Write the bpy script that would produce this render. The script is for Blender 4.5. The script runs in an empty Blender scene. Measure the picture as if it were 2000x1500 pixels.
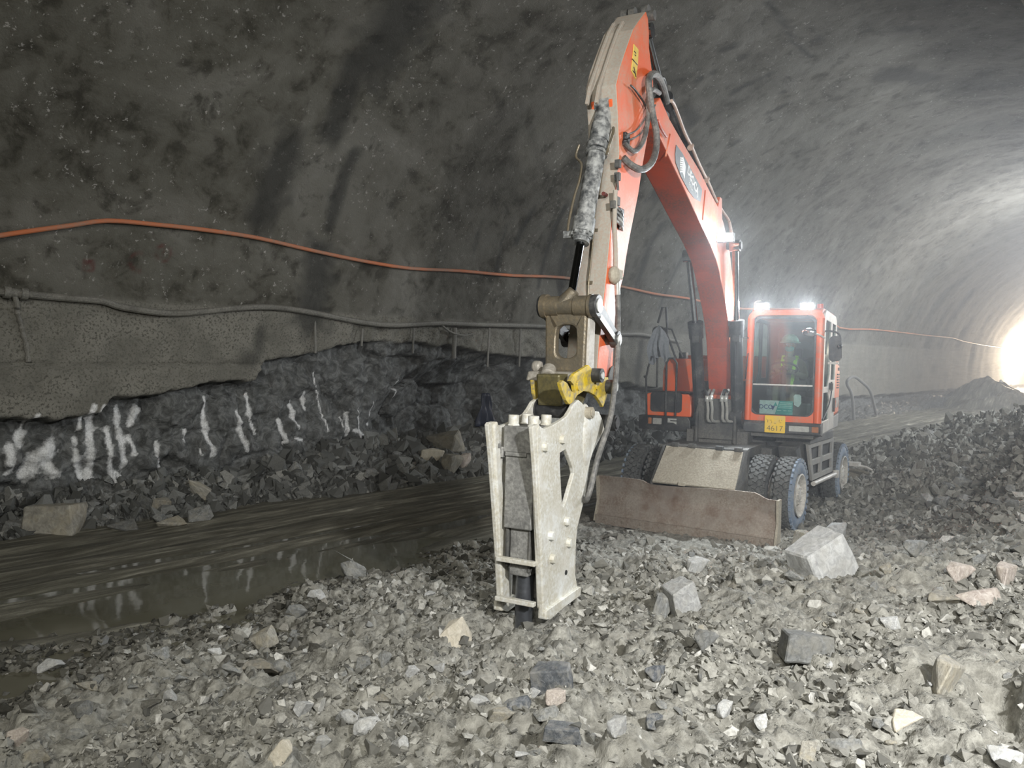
HAZE = 0.011
import bpy, bmesh, math, random
import numpy as np
from mathutils import Vector, Matrix, Euler
from mathutils.geometry import tessellate_polygon
random.seed(7); rng = np.random.default_rng(7)
S = bpy.context.scene; COL = S.collection
PI = math.pi

# ------------------------------------------------------------------ camera
F = 1500.0; PITCH = math.atan(35/1500.0); CZ = 2.3
cam_d = bpy.data.cameras.new('camera'); cam = bpy.data.objects.new('camera', cam_d); COL.objects.link(cam)
cam_d.sensor_fit = 'HORIZONTAL'; cam_d.sensor_width = 36.0; cam_d.lens = 36.0*F/2000.0
cam_d.clip_start = 0.05; cam_d.clip_end = 400
cam.location = (0, 0, CZ); cam.rotation_euler = (PI/2-PITCH, 0, 0)
S.camera = cam

def ray(x, y):
    a = (x-1000)/F; b = (750-y)/F
    return Vector((a, math.cos(PITCH)+b*math.sin(PITCH), -math.sin(PITCH)+b*math.cos(PITCH)))
def at(x, y, Y):
    r = ray(x, y); k = Y/r.y
    return Vector((r.x*k, Y, CZ+r.z*k))
# tunnel axes: s along the tunnel, w to the left
TA = math.radians(42); TD = Vector((math.sin(TA), math.cos(TA), 0)); TN = Vector((-math.cos(TA), math.sin(TA), 0))
def T2W(s, w, z): return Vector((s*TD.x+w*TN.x, s*TD.y+w*TN.y, z))
def sw(p): return p[0]*TD.x+p[1]*TD.y, p[0]*TN.x+p[1]*TN.y
def on_w(x, y, w):
    r = ray(x, y); k = w/(r.x*TN.x+r.y*TN.y); p = Vector((0, 0, CZ))+r*k
    s, _ = sw(p); return s, p.z

# ------------------------------------------------------------------ mesh helpers
def tag(o, label=None, cat=None, group=None, kind=None):
    if label: o['label'] = label
    if cat: o['category'] = cat
    if group: o['group'] = group
    if kind: o['kind'] = kind
    return o
def mesh_np(name, v, f, m=None, parent=None, smooth=False):
    me = bpy.data.meshes.new(name)
    v = np.asarray(v, dtype=np.float32); f = np.asarray(f, dtype=np.int32); k = f.shape[1]
    me.vertices.add(len(v)); me.vertices.foreach_set('co', v.ravel())
    me.loops.add(f.size); me.loops.foreach_set('vertex_index', f.ravel())
    me.polygons.add(len(f)); me.polygons.foreach_set('loop_start', np.arange(0, f.size, k, dtype=np.int32))
    me.update(calc_edges=True)
    me.polygons.foreach_set('use_smooth', np.full(len(f), smooth, dtype=bool))
    if m: me.materials.append(m)
    o = bpy.data.objects.new(name, me); COL.objects.link(o)
    if parent: o.parent = parent
    return o
def set_attr(o, name, arr):
    a = o.data.attributes.new(name, 'FLOAT', 'POINT'); a.data.foreach_set('value', np.asarray(arr, dtype=np.float32).ravel())
def empty(name, loc=(0, 0, 0), mat=None):
    o = bpy.data.objects.new(name, None); COL.objects.link(o); o.empty_display_size = .2
    if mat is not None: o.matrix_world = mat
    else: o.location = loc
    return o

def perp(d):
    d = d.normalized(); a = Vector((0, 0, 1)) if abs(d.z) < .9 else Vector((1, 0, 0))
    u = d.cross(a).normalized(); return u, d.cross(u).normalized()
SIB = {}
class MB:
    """collects pieces into one mesh"""
    def __init__(s): s.v = []; s.f = []; s.sm = []
    def add(s, v, f, sm=False):
        n = len(s.v); s.v += [tuple(p) for p in v]; s.f += [tuple(i+n for i in q) for q in f]; s.sm += [sm]*len(f); return s
    def box(s, c, d, M=None):
        x, y, z = d[0]/2, d[1]/2, d[2]/2; c = Vector(c)
        v = [Vector((i*x, j*y, k*z)) for i in (-1, 1) for j in (-1, 1) for k in (-1, 1)]
        if M is not None: v = [M @ p for p in v]
        v = [p+c for p in v]
        return s.add(v, [(0,1,3,2),(4,6,7,5),(0,4,5,1),(2,3,7,6),(0,2,6,4),(1,5,7,3)])
    def prism(s, poly, y0, y1, holes=(), plane='tz'):
        """polygon in (t,z) extruded in lat from y0 to y1 (or 'lz': polygon in (lat,z) extruded in t; 'tl': (t,lat) extruded in z)"""
        loops = [list(poly)]+[list(h) for h in holes]
        def P(a, y):
            if plane == 'tz': return Vector((a[0], y, a[1]))
            if plane == 'lz': return Vector((y, a[0], a[1]))
            return Vector((a[0], a[1], y))
        tris = tessellate_polygon([[Vector((a[0], a[1], 0)) for a in l] for l in loops])
        flat = [a for l in loops for a in l]; n = len(flat)
        v = [P(a, y0) for a in flat]+[P(a, y1) for a in flat]
        f = [tuple(t) for t in tris]+[tuple(i+n for i in reversed(t)) for t in tris]
        b = 0
        for l in loops:
            m = len(l)
            for i in range(m):
                j = (i+1) % m; f.append((b+i, b+j, n+b+j, n+b+i))
            b += m
        return s.add(v, f)
    def cyl(s, a, b, r, r2=None, n=20, cap=True):
        a = Vector(a); b = Vector(b); r2 = r if r2 is None else r2; u, w = perp(b-a)
        v = []; 
        for p, q in ((a, r), (b, r2)):
            for i in range(n):
                t = 2*PI*i/n; v.append(p+(u*math.cos(t)+w*math.sin(t))*q)
        s.add(v, [(i, (i+1) % n, n+(i+1) % n, n+i) for i in range(n)], True)
        if cap: s.add(v[:n], [tuple(range(n-1, -1, -1))]); s.add(v[n:], [tuple(range(n))])
        return s
    def lathe(s, a, axis, prof, n=32):
        """prof: list of (offset along axis, radius)"""
        a = Vector(a); axis = Vector(axis).normalized(); u, w = perp(axis); v = []
        for h, r in prof:
            for i in range(n):
                t = 2*PI*i/n; v.append(a+axis*h+(u*math.cos(t)+w*math.sin(t))*max(r, 1e-4))
        f = [(k*n+i, k*n+(i+1) % n, (k+1)*n+(i+1) % n, (k+1)*n+i) for k in range(len(prof)-1) for i in range(n)]
        return s.add(v, f, True)
    def tube(s, pts, r, n=10, smooth=True, sub=4, rf=None):
        pts = [Vector(p) for p in pts]
        if smooth and len(pts) > 2:
            q = []
            for i in range(len(pts)-1):
                p0 = pts[max(i-1, 0)]; p1 = pts[i]; p2 = pts[i+1]; p3 = pts[min(i+2, len(pts)-1)]
                for k in range(sub):
                    t = k/sub
                    q.append(.5*((2*p1)+(p2-p0)*t+(2*p0-5*p1+4*p2-p3)*t*t+(3*p1-p0-3*p2+p3)*t**3))
            q.append(pts[-1]); pts = q
        v = []; u = None; m = len(pts)
        for i, p in enumerate(pts):
            d = (pts[min(i+1, m-1)]-pts[max(i-1, 0)])
            d = d.normalized() if d.length > 1e-9 else Vector((0, 0, 1))
            if u is None: u, w = perp(d)
            else:
                u = (u-d*u.dot(d)).normalized(); w = d.cross(u)
            rr = r if rf is None else r*rf(i/(m-1))
            for k in range(n):
                t = 2*PI*k/n; v.append(p+(u*math.cos(t)+w*math.sin(t))*rr)
        f = [(k*n+i, k*n+(i+1) % n, (k+1)*n+(i+1) % n, (k+1)*n+i) for k in range(m-1) for i in range(n)]
        s.add(v, f, True); s.add(v[:n], [tuple(range(n-1, -1, -1))]); s.add(v[-n:], [tuple(range(n))]); return s
    def ball(s, c, r, n=12, sc=(1, 1, 1)):
        c = Vector(c); v = []; m = n//2
        for j in range(m+1):
            ph = PI*j/m
            for i in range(n):
                t = 2*PI*i/n; v.append(c+Vector((math.sin(ph)*math.cos(t)*sc[0], math.sin(ph)*math.sin(t)*sc[1], math.cos(ph)*sc[2]))*r)
        return s.add(v, [(j*n+i, (j+1)*n+i, (j+1)*n+(i+1) % n, j*n+(i+1) % n) for j in range(m) for i in range(n)], True)
    def clusters(s, gap=.012):
        """separate pieces (touching boxes count as one piece)"""
        n = len(s.v); par = list(range(n))
        def fd(a):
            while par[a] != a: par[a] = par[par[a]]; a = par[a]
            return a
        for q in s.f:
            r = fd(q[0])
            for i in q[1:]: par[fd(i)] = r
        g = {}
        for i in range(n): g.setdefault(fd(i), []).append(i)
        cl = []
        for k, ix in g.items():
            P_ = np.array([s.v[i] for i in ix]); cl.append([P_.min(0)-gap, P_.max(0)+gap, {k}])
        ch = True
        while ch:
            ch = False; out = []
            for c in cl:
                for o in out:
                    if (c[0] <= o[1]).all() and (o[0] <= c[1]).all(): o[0] = np.minimum(o[0], c[0]); o[1] = np.maximum(o[1], c[1]); o[2] |= c[2]; ch = True; break
                else: out.append(c)
            cl = out
        if len(cl) < 2: return [s]
        res = []
        for lo, hi, ks in cl:
            m = MB(); mp = {}
            for q, sm in zip(s.f, s.sm):
                if fd(q[0]) in ks:
                    for i in q:
                        if i not in mp: mp[i] = len(m.v); m.v.append(s.v[i])
                    m.f.append(tuple(mp[i] for i in q)); m.sm.append(sm)
            m.ext = float(np.prod(hi-lo+.001)); res.append(m)
        return sorted(res, key=lambda m: -m.ext)
    def build(s, name, m, parent=None, bevel=0, split=None):
        if split is None: split = parent is not None and len(s.v) < 6000
        if split:
            cl = s.clusters()
            if len(cl) > 1:
                os_ = [c.build(name, m, parent, bevel, split=False) for c in cl]; SIB[os_[0].name] = os_[1:]; return os_[0]
        me = bpy.data.meshes.new(name); me.from_pydata(s.v, [], s.f)
        me.polygons.foreach_set('use_smooth', s.sm); me.materials.append(m); 
        bm = bmesh.new(); bm.from_mesh(me); bmesh.ops.remove_doubles(bm, verts=bm.verts, dist=1e-5)
        bmesh.ops.recalc_face_normals(bm, faces=bm.faces)
        for e in bm.edges:
            if len(e.link_faces) == 2 and e.calc_face_angle(0) > .6: e.smooth = False
        bm.to_mesh(me); bm.free()
        o = bpy.data.objects.new(name, me); COL.objects.link(o)
        if parent: o.parent = parent
        if bevel:
            b = o.modifiers.new('bevel', 'BEVEL'); b.width = bevel; b.segments = 2; b.limit_method = 'ANGLE'; b.angle_limit = math.radians(40)
        return o

# ------------------------------------------------------------------ numpy noise
_P = np.random.default_rng(3).permutation(1 << 12)
def _h(ix, iy, sd):
    n = 1 << 12
    return _P[(_P[(ix+sd*131) % n]+iy*7+sd) % n]/n
def vn(x, y, sd=0):
    ix = np.floor(x).astype(int); iy = np.floor(y).astype(int); fx = x-ix; fy = y-iy
    fx = fx*fx*(3-2*fx); fy = fy*fy*(3-2*fy)
    a = _h(ix, iy, sd); b = _h(ix+1, iy, sd); c = _h(ix, iy+1, sd); d = _h(ix+1, iy+1, sd)
    return (a*(1-fx)+b*fx)*(1-fy)+(c*(1-fx)+d*fx)*fy-.5
def fbm(x, y, oct=4, sd=0, g=.5):
    r = 0; a = 1
    for i in range(oct):
        r = r+a*vn(x*2**i, y*2**i, sd+i*5); a *= g
    return r
def worley(x, y, sd=0):
    ix = np.floor(x).astype(int); iy = np.floor(y).astype(int)
    b1 = np.full(np.shape(x), 9.0); b2 = b1.copy(); cid = np.zeros(np.shape(x))
    for dx in (-1, 0, 1):
        for dy in (-1, 0, 1):
            jx = ix+dx; jy = iy+dy
            px = jx+_h(jx, jy, sd+11); py = jy+_h(jx, jy, sd+29)
            d = np.hypot(x-px, y-py); c = _h(jx, jy, sd+53)
            m = d < b1; b2 = np.where(m, b1, np.minimum(b2, d)); cid = np.where(m, c, cid); b1 = np.where(m, d, b1)
    return b1, b2, cid
def ss(x, a, b):
    t = np.clip((x-a)/(b-a), 0, 1); return t*t*(3-2*t)

# ------------------------------------------------------------------ materials
def nodes(m):
    m.use_nodes = True; nt = m.node_tree; nt.nodes.clear(); return nt
class NT:
    def __init__(s, name):
        s.m = bpy.data.materials.new(name); s.t = nodes(s.m); s.out = s.n('ShaderNodeOutputMaterial'); s.bs = s.n('ShaderNodeBsdfPrincipled')
        s.l(s.bs.outputs[0], s.out.inputs['Surface']); s.tc = s.n('ShaderNodeTexCoord')
    def n(s, t, **k):
        x = s.t.nodes.new(t)
        for a, b in k.items(): setattr(x, a, b)
        return x
    def l(s, a, b): s.t.links.new(a, b)
    def noise(s, scale, detail=4, rough=.55, coord=None, dist=0):
        x = s.n('ShaderNodeTexNoise'); x.inputs['Scale'].default_value = scale; x.inputs['Detail'].default_value = detail
        x.inputs['Roughness'].default_value = rough; x.inputs['Distortion'].default_value = dist
        s.l(coord or s.tc.outputs['Object'], x.inputs['Vector']); return x.outputs['Fac']
    def ramp(s, fac, stops):
        r = s.n('ShaderNodeValToRGB'); e = r.color_ramp.elements
        while len(e) < len(stops): e.new(.5)
        for i, (p, c) in enumerate(stops):
            e[i].position = p; e[i].color = (c if len(c) == 4 else (*c, 1)) if not isinstance(c, (int, float)) else (c, c, c, 1)
        s.l(fac, r.inputs[0]); return r.outputs[0]
    def mix(s, fac, a, b, mode='MIX'):
        x = s.n('ShaderNodeMix', data_type='RGBA', blend_type=mode)
        for v, i in ((fac, 0), (a, 6), (b, 7)):
            if hasattr(v, 'links'): s.l(v, x.inputs[i])
            elif i == 0: x.inputs[0].default_value = v
            else: x.inputs[i].default_value = (*v, 1) if len(v) == 3 else v
        return x.outputs[2]
    def math(s, op, a, b=None):
        x = s.n('ShaderNodeMath', operation=op)
        for v, i in ((a, 0), (b, 1)):
            if v is None: continue
            if hasattr(v, 'links'): s.l(v, x.inputs[i])
            else: x.inputs[i].default_value = v
        return x.outputs[0]
    def attr(s, name):
        x = s.n('ShaderNodeAttribute'); x.attribute_name = name; return x.outputs['Fac']
    def bump(s, h, strength=.4, dist=.02):
        b = s.n('ShaderNodeBump'); b.inputs['Strength'].default_value = strength; b.inputs['Distance'].default_value = dist
        s.l(h, b.inputs['Height']); s.l(b.outputs[0], s.bs.inputs['Normal'])
    def col(s, c):
        if hasattr(c, 'links'): s.l(c, s.bs.inputs['Base Color'])
        else: s.bs.inputs['Base Color'].default_value = (*c, 1)
    def set(s, **k):
        for a, v in k.items():
            i = s.bs.inputs[{'rough': 'Roughness', 'metal': 'Metallic', 'spec': 'Specular IOR Level', 'trans': 'Transmission Weight', 'alpha': 'Alpha'}[a]]
            if hasattr(v, 'links'): s.l(v, i)
            else: i.default_value = v
        return s
def dirty(name, base, dirt=(.20, .19, .17), amt=.5, scale=3, rough=.55, metal=0, bump=.15, fine=40, base2=None):
    """paint or steel with dust and mud in patches"""
    t = NT(name); n1 = t.noise(scale, 6, .65); n2 = t.noise(fine, 3, .6)
    f = t.ramp(n1, [(max(.02, .62-amt*.5), 0), (min(.98, .78-amt*.35), 1)])
    n3 = t.ramp(n2, [(.35, .35), (.65, 1)])
    f2 = t.math('MULTIPLY', f, n3)
    b = base
    if base2: b = t.mix(t.ramp(t.noise(scale*2.3, 4), [(.4, 0), (.6, 1)]), base, base2)
    t.col(t.mix(f2, b, dirt)); t.set(rough=rough, metal=metal); t.bump(t.math('ADD', n2, n1), bump, .01)
    return t.m
def plain(name, c, rough=.5, metal=0, bump=0):
    t = NT(name); n = t.noise(25, 3)
    t.col(t.mix(t.ramp(n, [(.3, 0), (.7, 1)]), tuple(x*.85 for x in c), tuple(min(1, x*1.12) for x in c))); t.set(rough=rough, metal=metal)
    if bump: t.bump(n, bump, .01)
    return t.m
def emis(name, c, s):
    m = bpy.data.materials.new(name); nt = nodes(m); o = nt.nodes.new('ShaderNodeOutputMaterial'); e = nt.nodes.new('ShaderNodeEmission')
    e.inputs[0].default_value = (*c, 1); e.inputs[1].default_value = s; nt.links.new(e.outputs[0], o.inputs[0]); return m
# ================================================================== tunnel shell
R0 = 8.0; WC = 4.5; ZC = 1.5
def wall_w(z):
    """inner face of the left wall at height z (tunnel coordinates)"""
    return WC+R0 if z <= ZC else WC+math.sqrt(max(R0*R0-(z-ZC)**2, .01))
def hit(x, y, off=0.0):
    w = WC+R0
    for _ in range(12):
        s, z = on_w(x, y, w-off); w = .5*w+.5*wall_w(z)
    return s, z
LIP = np.array([(-8, 1.5), (3.2, 1.6), (3.9, 1.55), (4.45, 1.62), (4.6, 1.8), (5.3, 1.86), (6.0, 1.98), (6.6, 2.06), (7.0, 2.06), (7.2, 2.4), (8.1, 2.55), (9.3, 2.8), (11.4, 2.75), (13, 2.6), (15, 2.5), (20, 1.6), (40, .8), (100, .5)])
def lip(s): return np.interp(s, LIP[:, 0], LIP[:, 1])+.12*fbm(s*1.3, s*0, 4, 5)

# white drill marks and red paint marks on the rock, given as polylines on the wall (s,z,width)
def wl(pts, wd, w=12.7): return [(*on_w(x, y, w), wd) for x, y in pts]
c2 = lambda l: [(x/3.3333, 750+y/3.3333) for x, y in l]
c3 = lambda l: [(500+x/3.3333, 560+y/3.3333) for x, y in l]
STREAK = [wl(c2(p), wd) for p, wd in (
 ([(550,140),(510,300)],.05), ([(495,360),(500,400)],.05), ([(490,430),(500,500),(560,620)],.07), ([(620,130),(592,210)],.05), ([(590,210),(585,380),(605,520),(600,640)],.08),
 ([(755,150),(770,280),(800,400),(825,540)],.07), ([(700,290),(715,420)],.08), ([(715,440),(740,560),(765,670)],.055), ([(910,170),(850,270)],.08),
 ([(850,340),(890,460)],.055), ([(190,190),(160,290)],.04), ([(145,320),(130,400)],.09), ([(60,400),(50,500)],.1), ([(320,410),(250,470),(160,590)],.15),
 ([(330,420),(300,500),(360,590)],.11), ([(1325,90),(1325,210),(1350,350),(1390,460)],.06), ([(1550,180),(1560,340),(1600,430)],.06),
 ([(1620,70),(1630,200)],.06), ([(1630,210),(1680,330)],.04), ([(1020,380),(1040,470)],.05), ([(1050,500),(1065,570)],.06), ([(1830,240),(1870,380)],.055), ([(1905,120),(1910,200),(1950,290)],.06),
 ([(1195,300),(1195,370)],.03), ([(30,590),(75,550)],.04), ([(1290,420),(1300,460)],.03), ([(760,560),(830,640)],.03))] + [wl(c3(p), wd) for p, wd in (
 ([(325,690),(330,800)],.05), ([(155,870),(205,1010)],.05), ([(660,790),(670,860),(700,980)],.04), ([(590,820),(600,970)],.05), ([(560,850),(590,960)],.03), ([(800,760),(790,900)],.04),
 ([(950,600),(955,720)],.035), ([(380,560),(430,780),(470,940)],.03), ([(640,930),(740,970)],.05), ([(270,990),(320,1000)],.05))]
def segmask(s, z, polys, soft=1.0):
    m = np.zeros_like(s)
    for pl in polys:
        for a, b in zip(pl[:-1], pl[1:]):
            x0, y0, wd = a; x1, y1, _ = b
            sel = (s > min(x0, x1)-.4) & (s < max(x0, x1)+.4) & (z > min(y0, y1)-.4) & (z < max(y0, y1)+.4)
            if not sel.any(): continue
            px = s[sel]; py = z[sel]; dx = x1-x0; dy = y1-y0; L = dx*dx+dy*dy+1e-9
            t = np.clip(((px-x0)*dx+(py-y0)*dy)/L, 0, 1); d = np.hypot(px-x0-t*dx, py-y0-t*dy)
            v = np.clip(1.25-d/wd*(1+.9*fbm(px*9, py*9, 3, 9)), 0, 1); m[sel] = np.maximum(m[sel], v)
    return m
def blob(s, z, c, rs, rz, rot=0):
    dx = s-c[0]; dz = z-c[1]; a = math.cos(rot)*dx+math.sin(rot)*dz; b = -math.sin(rot)*dx+math.cos(rot)*dz
    return np.hypot(a/rs, b/rz)

def tunnel(part, name, prof, sv, mat_):
    """prof: list of (w, z, nw, nz) ; displaced along the inward normal"""
    pr = np.array(prof); Sg, K = np.meshgrid(sv, np.arange(len(pr)), indexing='ij')
    W = pr[K, 0]; Z = pr[K, 1]; NW = pr[K, 2]; NZ = pr[K, 3]; A = pr[K, 4]     # A arc length
    d = .11*fbm(Sg*.5, A*.5, 3, 21)+.030*fbm(Sg*2.2, A*2.2, 4, 31)+.02*fbm(Sg*9, A*9, 3, 41)
    # each sprayed ring of the lining bulges a little
    d += .030*np.abs(np.sin(Sg*PI/2.4+.4*fbm(Sg*.3, A*.3, 2, 77)))
    att = {}
    if part == 'wall':
        lp = lip(Sg)
        rock = ss(lp-Z+.05*fbm(Sg*6, Z*6, 3, 51), -.02, .05)
        b1, b2, cid = worley(Sg*1.1+.3*fbm(Sg*2, Z*2, 2, 1), Z*1.6, 4)
        c1, c22, cid2 = worley(Sg*3.1, Z*4.2+.5*Sg, 8)
        crag = -.10-.26*cid-.10*cid2+.12*np.minimum(b2-b1, .5)+.16*fbm(Sg*3, Z*3, 4, 61)+.03*fbm(Sg*14, Z*14, 2, 62)
        # vertical drill grooves
        crag += .04*np.abs(fbm(Sg*5, Z*.8, 2, 71))
        far = ss(Sg, 8.5, 11)*ss(19-Sg, 0, 3)
        crag -= .5*far*blob(Sg, Z, (0, 0), 1, 1)*0
        # the broken cavity beyond the striped rock
        cav = np.clip(1.3-blob(Sg, Z, (12.4, 1.4), 2.4, .9, .15), 0, 1); crag -= .75*ss(cav, 0, .7)*(0.6+.8*cid)
        band = ss(3.32-Z, -.03, .05)
        d = d*(1-rock)+rock*crag+.06*band*(1-rock)
        up = (1-rock)*band
        b3 = np.where((Sg > 9) & (Sg < 19), 1, 0)*up
        d += b3*(.1*fbm(Sg*4, Z*4, 4, 81)-.05)
        # a ragged horizontal seam in the light band
        seam = np.abs(Z-(2.32+.06*fbm(Sg*2.3, Sg*0, 3, 91)))
        d -= .07*np.clip(1-seam/.035, 0, 1)*up*(Sg < 8)
        d += .05*(Z < 2.3)*up*(Sg < 7.3)
        att['rock'] = rock; att['band'] = band
        att['white'] = segmask(Sg, Z, STREAK)
        red = np.zeros_like(Sg)
        for (px, py, r, k) in ((318, 495, .11, 0), (272, 512, .13, 1), (171, 517, .09, 2)):
            c = hit(px, py); q = np.hypot((Sg-c[0]), (Z-c[1])*1.0)
            if k == 0: m = np.maximum(np.clip(1.2-np.abs(q-r)/.035, 0, 1), ((np.abs(Sg-c[0]) < .02) & (q < r))*.8)
            elif k == 1: m = np.clip(1.2-np.abs(q-r)/.035, 0, 1)*(Sg < c[0]+.03)
            else: m = ((np.abs(Sg-c[0]) < r) & (np.abs(Z-c[1]) < r))*1.0
            red = np.maximum(red, m*(.45+fbm(Sg*12, Z*12, 3, 99)))
        att['red'] = np.clip(red, 0, 1)
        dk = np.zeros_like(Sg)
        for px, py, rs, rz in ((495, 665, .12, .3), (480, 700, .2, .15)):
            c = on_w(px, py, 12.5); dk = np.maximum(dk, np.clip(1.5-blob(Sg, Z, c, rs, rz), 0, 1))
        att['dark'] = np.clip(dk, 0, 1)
    else:
        # a few knocked-off patches and cracks in the lining overhead
        pt = np.zeros_like(Sg)
    W = W+NW*d; Z2 = Z+NZ*d
    # damp dark streaks run around the arch
    wet = np.zeros_like(Sg)
    for (px, py, qx, qy, wd) in ((700,120,650,260,.22),(690,300,640,440,.13),(1040,410,1010,470,.08),(985,440,965,540,.05),(1105,400,1050,560,.08),(1290,440,1240,560,.10),(1345,470,1290,600,.09),(1310,330,1280,380,.25),(620,500,600,620,.3),(800,0,740,110,.5),(560,290,500,420,.3),(1105,480,1090,600,.1),(1250,670,1240,780,.14),(1010,180,900,330,.0),(1035,700,1040,800,.15),(940,430,920,500,.03),(1497,0,1530,40,.05),(1530,40,1550,80,.05),(1550,80,1582,108,.045),(1430,180,1470,160,.07),(1470,160,1505,143,.05),(1410,92,1425,88,.13),(1735,140,1815,152,.3),(1340,215,1350,237,.16),(1365,150,1366,152,.1),(1390,138,1392,140,.08),(1425,282,1442,274,.09),(1450,110,1453,108,.1),(1597,73,1602,70,.1),(1765,55,1778,58,.16),(1500,220,1540,200,.06),(1525,175,1531,175,.07),(1490,295,1510,287,.05),(1300,70,1310,90,.0)):
        if wd == 0: continue
        a = hit2(px, py); b = hit2(qx, qy)
        x0, y0, x1, y1 = a[0], a[1], b[0], b[1]; dx = x1-x0; dy = y1-y0; L = dx*dx+dy*dy+1e-9
        sel = (Sg > min(x0, x1)-1.5) & (Sg < max(x0, x1)+1.5)
        px_ = Sg[sel]; py_ = A[sel]; t = np.clip(((px_-x0)*dx+(py_-y0)*dy)/L, 0, 1)
        dd = np.hypot(px_-x0-t*dx, py_-y0-t*dy)/wd*(1+.8*fbm(px_*4, py_*4, 3, 15)); wet[sel] = np.maximum(wet[sel], np.clip(1.5-dd, 0, 1))
    att['wet'] = wet
    X = Sg*TD.x+W*TN.x; Y = Sg*TD.y+W*TN.y
    v = np.stack([X, Y, Z2], -1).reshape(-1, 3); n, m = Sg.shape
    idx = np.arange(n*m).reshape(n, m)
    f = np.stack([idx[:-1, :-1], idx[:-1, 1:], idx[1:, 1:], idx[1:, :-1]], -1).reshape(-1, 4)
    o = mesh_np(name, v, f, mat_, smooth=True)
    for k, a in att.items(): set_attr(o, k, a)
    tag(o, kind='structure'); return o
def arcpos(w, z):
    return z if z <= ZC else ZC+R0*math.atan2(z-ZC, w-WC)
def hit2(x, y):
    """where a line of sight meets the lining: (s, arc length)"""
    r = ray(x, y); k = 1.0; c = Vector((0, 0, CZ)); p = c
    while k < 90:
        p = c+r*k; s, w = sw(p)
        if w > WC+R0 or (p.z > ZC and (w-WC)**2+(p.z-ZC)**2 > R0*R0): break
        k += .05
    return s, arcpos(w, p.z)

# profile, bottom of the left wall up and over
prof = []
zz = np.concatenate([np.arange(-.3, ZC, .035)])
for z in zz: prof.append((WC+R0, z, -1, 0, z))
ph0 = math.asin((4.6-ZC)/R0)
a = 0
while a < ph0: prof.append((WC+R0*math.cos(a), ZC+R0*math.sin(a), -math.cos(a), -math.sin(a), ZC+R0*a)); a += .0045
P_wall = list(prof)
P_ceil = [prof[-1]]; a0 = a-.0045
for i in range(1, 221):
    a = a0+(PI-a0-.25)*i/220; P_ceil.append((WC+R0*math.cos(a), ZC+R0*math.sin(a), -math.cos(a), -math.sin(a), ZC+R0*a))
P_right = [P_ceil[-1]]
for i in range(1, 21):
    a1 = a+(PI-a)*i/20; P_right.append((WC+R0*math.cos(a1), ZC+R0*math.sin(a1), -math.cos(a1), -math.sin(a1), ZC+R0*a1))
P_right.append((WC-R0, -.5, 1, 0, 40))
sv = [-6.0]
while sv[-1] < 95: sv.append(sv[-1]+(.035 if 1 < sv[-1] < 17 else max(.035, min(.6, .012*abs(sv[-1]-9)))))
sv = np.array(sv)
sc = [-6.0]
while sc[-1] < 95: sc.append(sc[-1]+max(.07, min(.5, .006*abs(sc[-1]))))
sc = np.array(sc)

def shotcrete(name, wall):
    t = NT(name); co = t.tc.outputs['Object']
    big = t.noise(.55, 4, .6, dist=.6); mid = t.noise(2.5, 6, .65, dist=.3); fin = t.noise(38, 4, .7); spk = t.noise(11, 3, .75)
    # streaky dust that runs round the arch
    c = t.ramp(big, [(.3, (.047, .044, .034)), (.5, (.098, .094, .077)), (.70, (.21, .206, .185))])
    c = t.mix(t.ramp(mid, [(.38, .0), (.62, .75)]), c, (.15, .147, .128))
    c = t.mix(t.ramp(mid, [(.33, .75), (.46, 0)]), c, (.038, .036, .029))
    # pale flecks of rebound
    fl = t.math('MULTIPLY', t.ramp(spk, [(.62, 0), (.68, 1)]), t.ramp(t.noise(.8, 2), [(.38, 0), (.55, 1)]))
    c = t.mix(t.math('MULTIPLY', fl, .8), c, (.42, .41, .39))
    h = t.math('ADD', t.math('MULTIPLY', mid, 1.0), t.math('MULTIPLY', fin, .35))
    if wall:
        band = t.attr('band'); rock = t.attr('rock')
        pore = t.ramp(t.noise(30, 2, .6), [(.36, (.10, .097, .082)), (.5, (.235, .228, .198))])
        lt = t.mix(t.ramp(t.noise(1.6, 5, .6), [(.35, .75), (.6, 0)]), pore, (.14, .137, .118))
        c = t.mix(band, c, lt)
        rk = t.ramp(t.noise(5, 8, .7, dist=1.2), [(.32, (.045, .047, .046)), (.48, (.11, .114, .112)), (.62, (.21, .218, .215))])
        c = t.mix(rock, c, rk)
        wn = t.ramp(t.noise(45, 3, .7), [(.3, .55), (.55, 1)])
        wv = t.math('ADD', t.attr('white'), t.math('MULTIPLY', t.math('SUBTRACT', t.noise(16, 4, .7), .5), 1.1))
        wv = t.math('MULTIPLY', t.ramp(wv, [(.38, 0), (.95, 1)]), t.ramp(t.attr('white'), [(.02, 0), (.15, 1)]))
        c = t.mix(t.math('MULTIPLY', wv, wn), c, (.86, .87, .87))
        c = t.mix(t.math('MULTIPLY', t.attr('red'), .85), c, (.10, .025, .025))
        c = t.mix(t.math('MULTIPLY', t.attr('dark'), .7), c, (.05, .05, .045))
    c = t.mix(t.math('MULTIPLY', t.attr('wet'), .72), c, (.03, .031, .03))
    t.col(c); t.set(rough=.88, spec=.3); t.bump(h, .9, .045); return t.m
M_wall = shotcrete('shotcrete wall', True); M_ceil = shotcrete('shotcrete arch', False)
tunnel('wall', 'wall_left', P_wall, sv, M_wall)
tunnel('ceil', 'ceiling', P_ceil, sc, M_ceil)
tunnel('ceil', 'wall_right', P_right, sc[::4], M_ceil)
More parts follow.
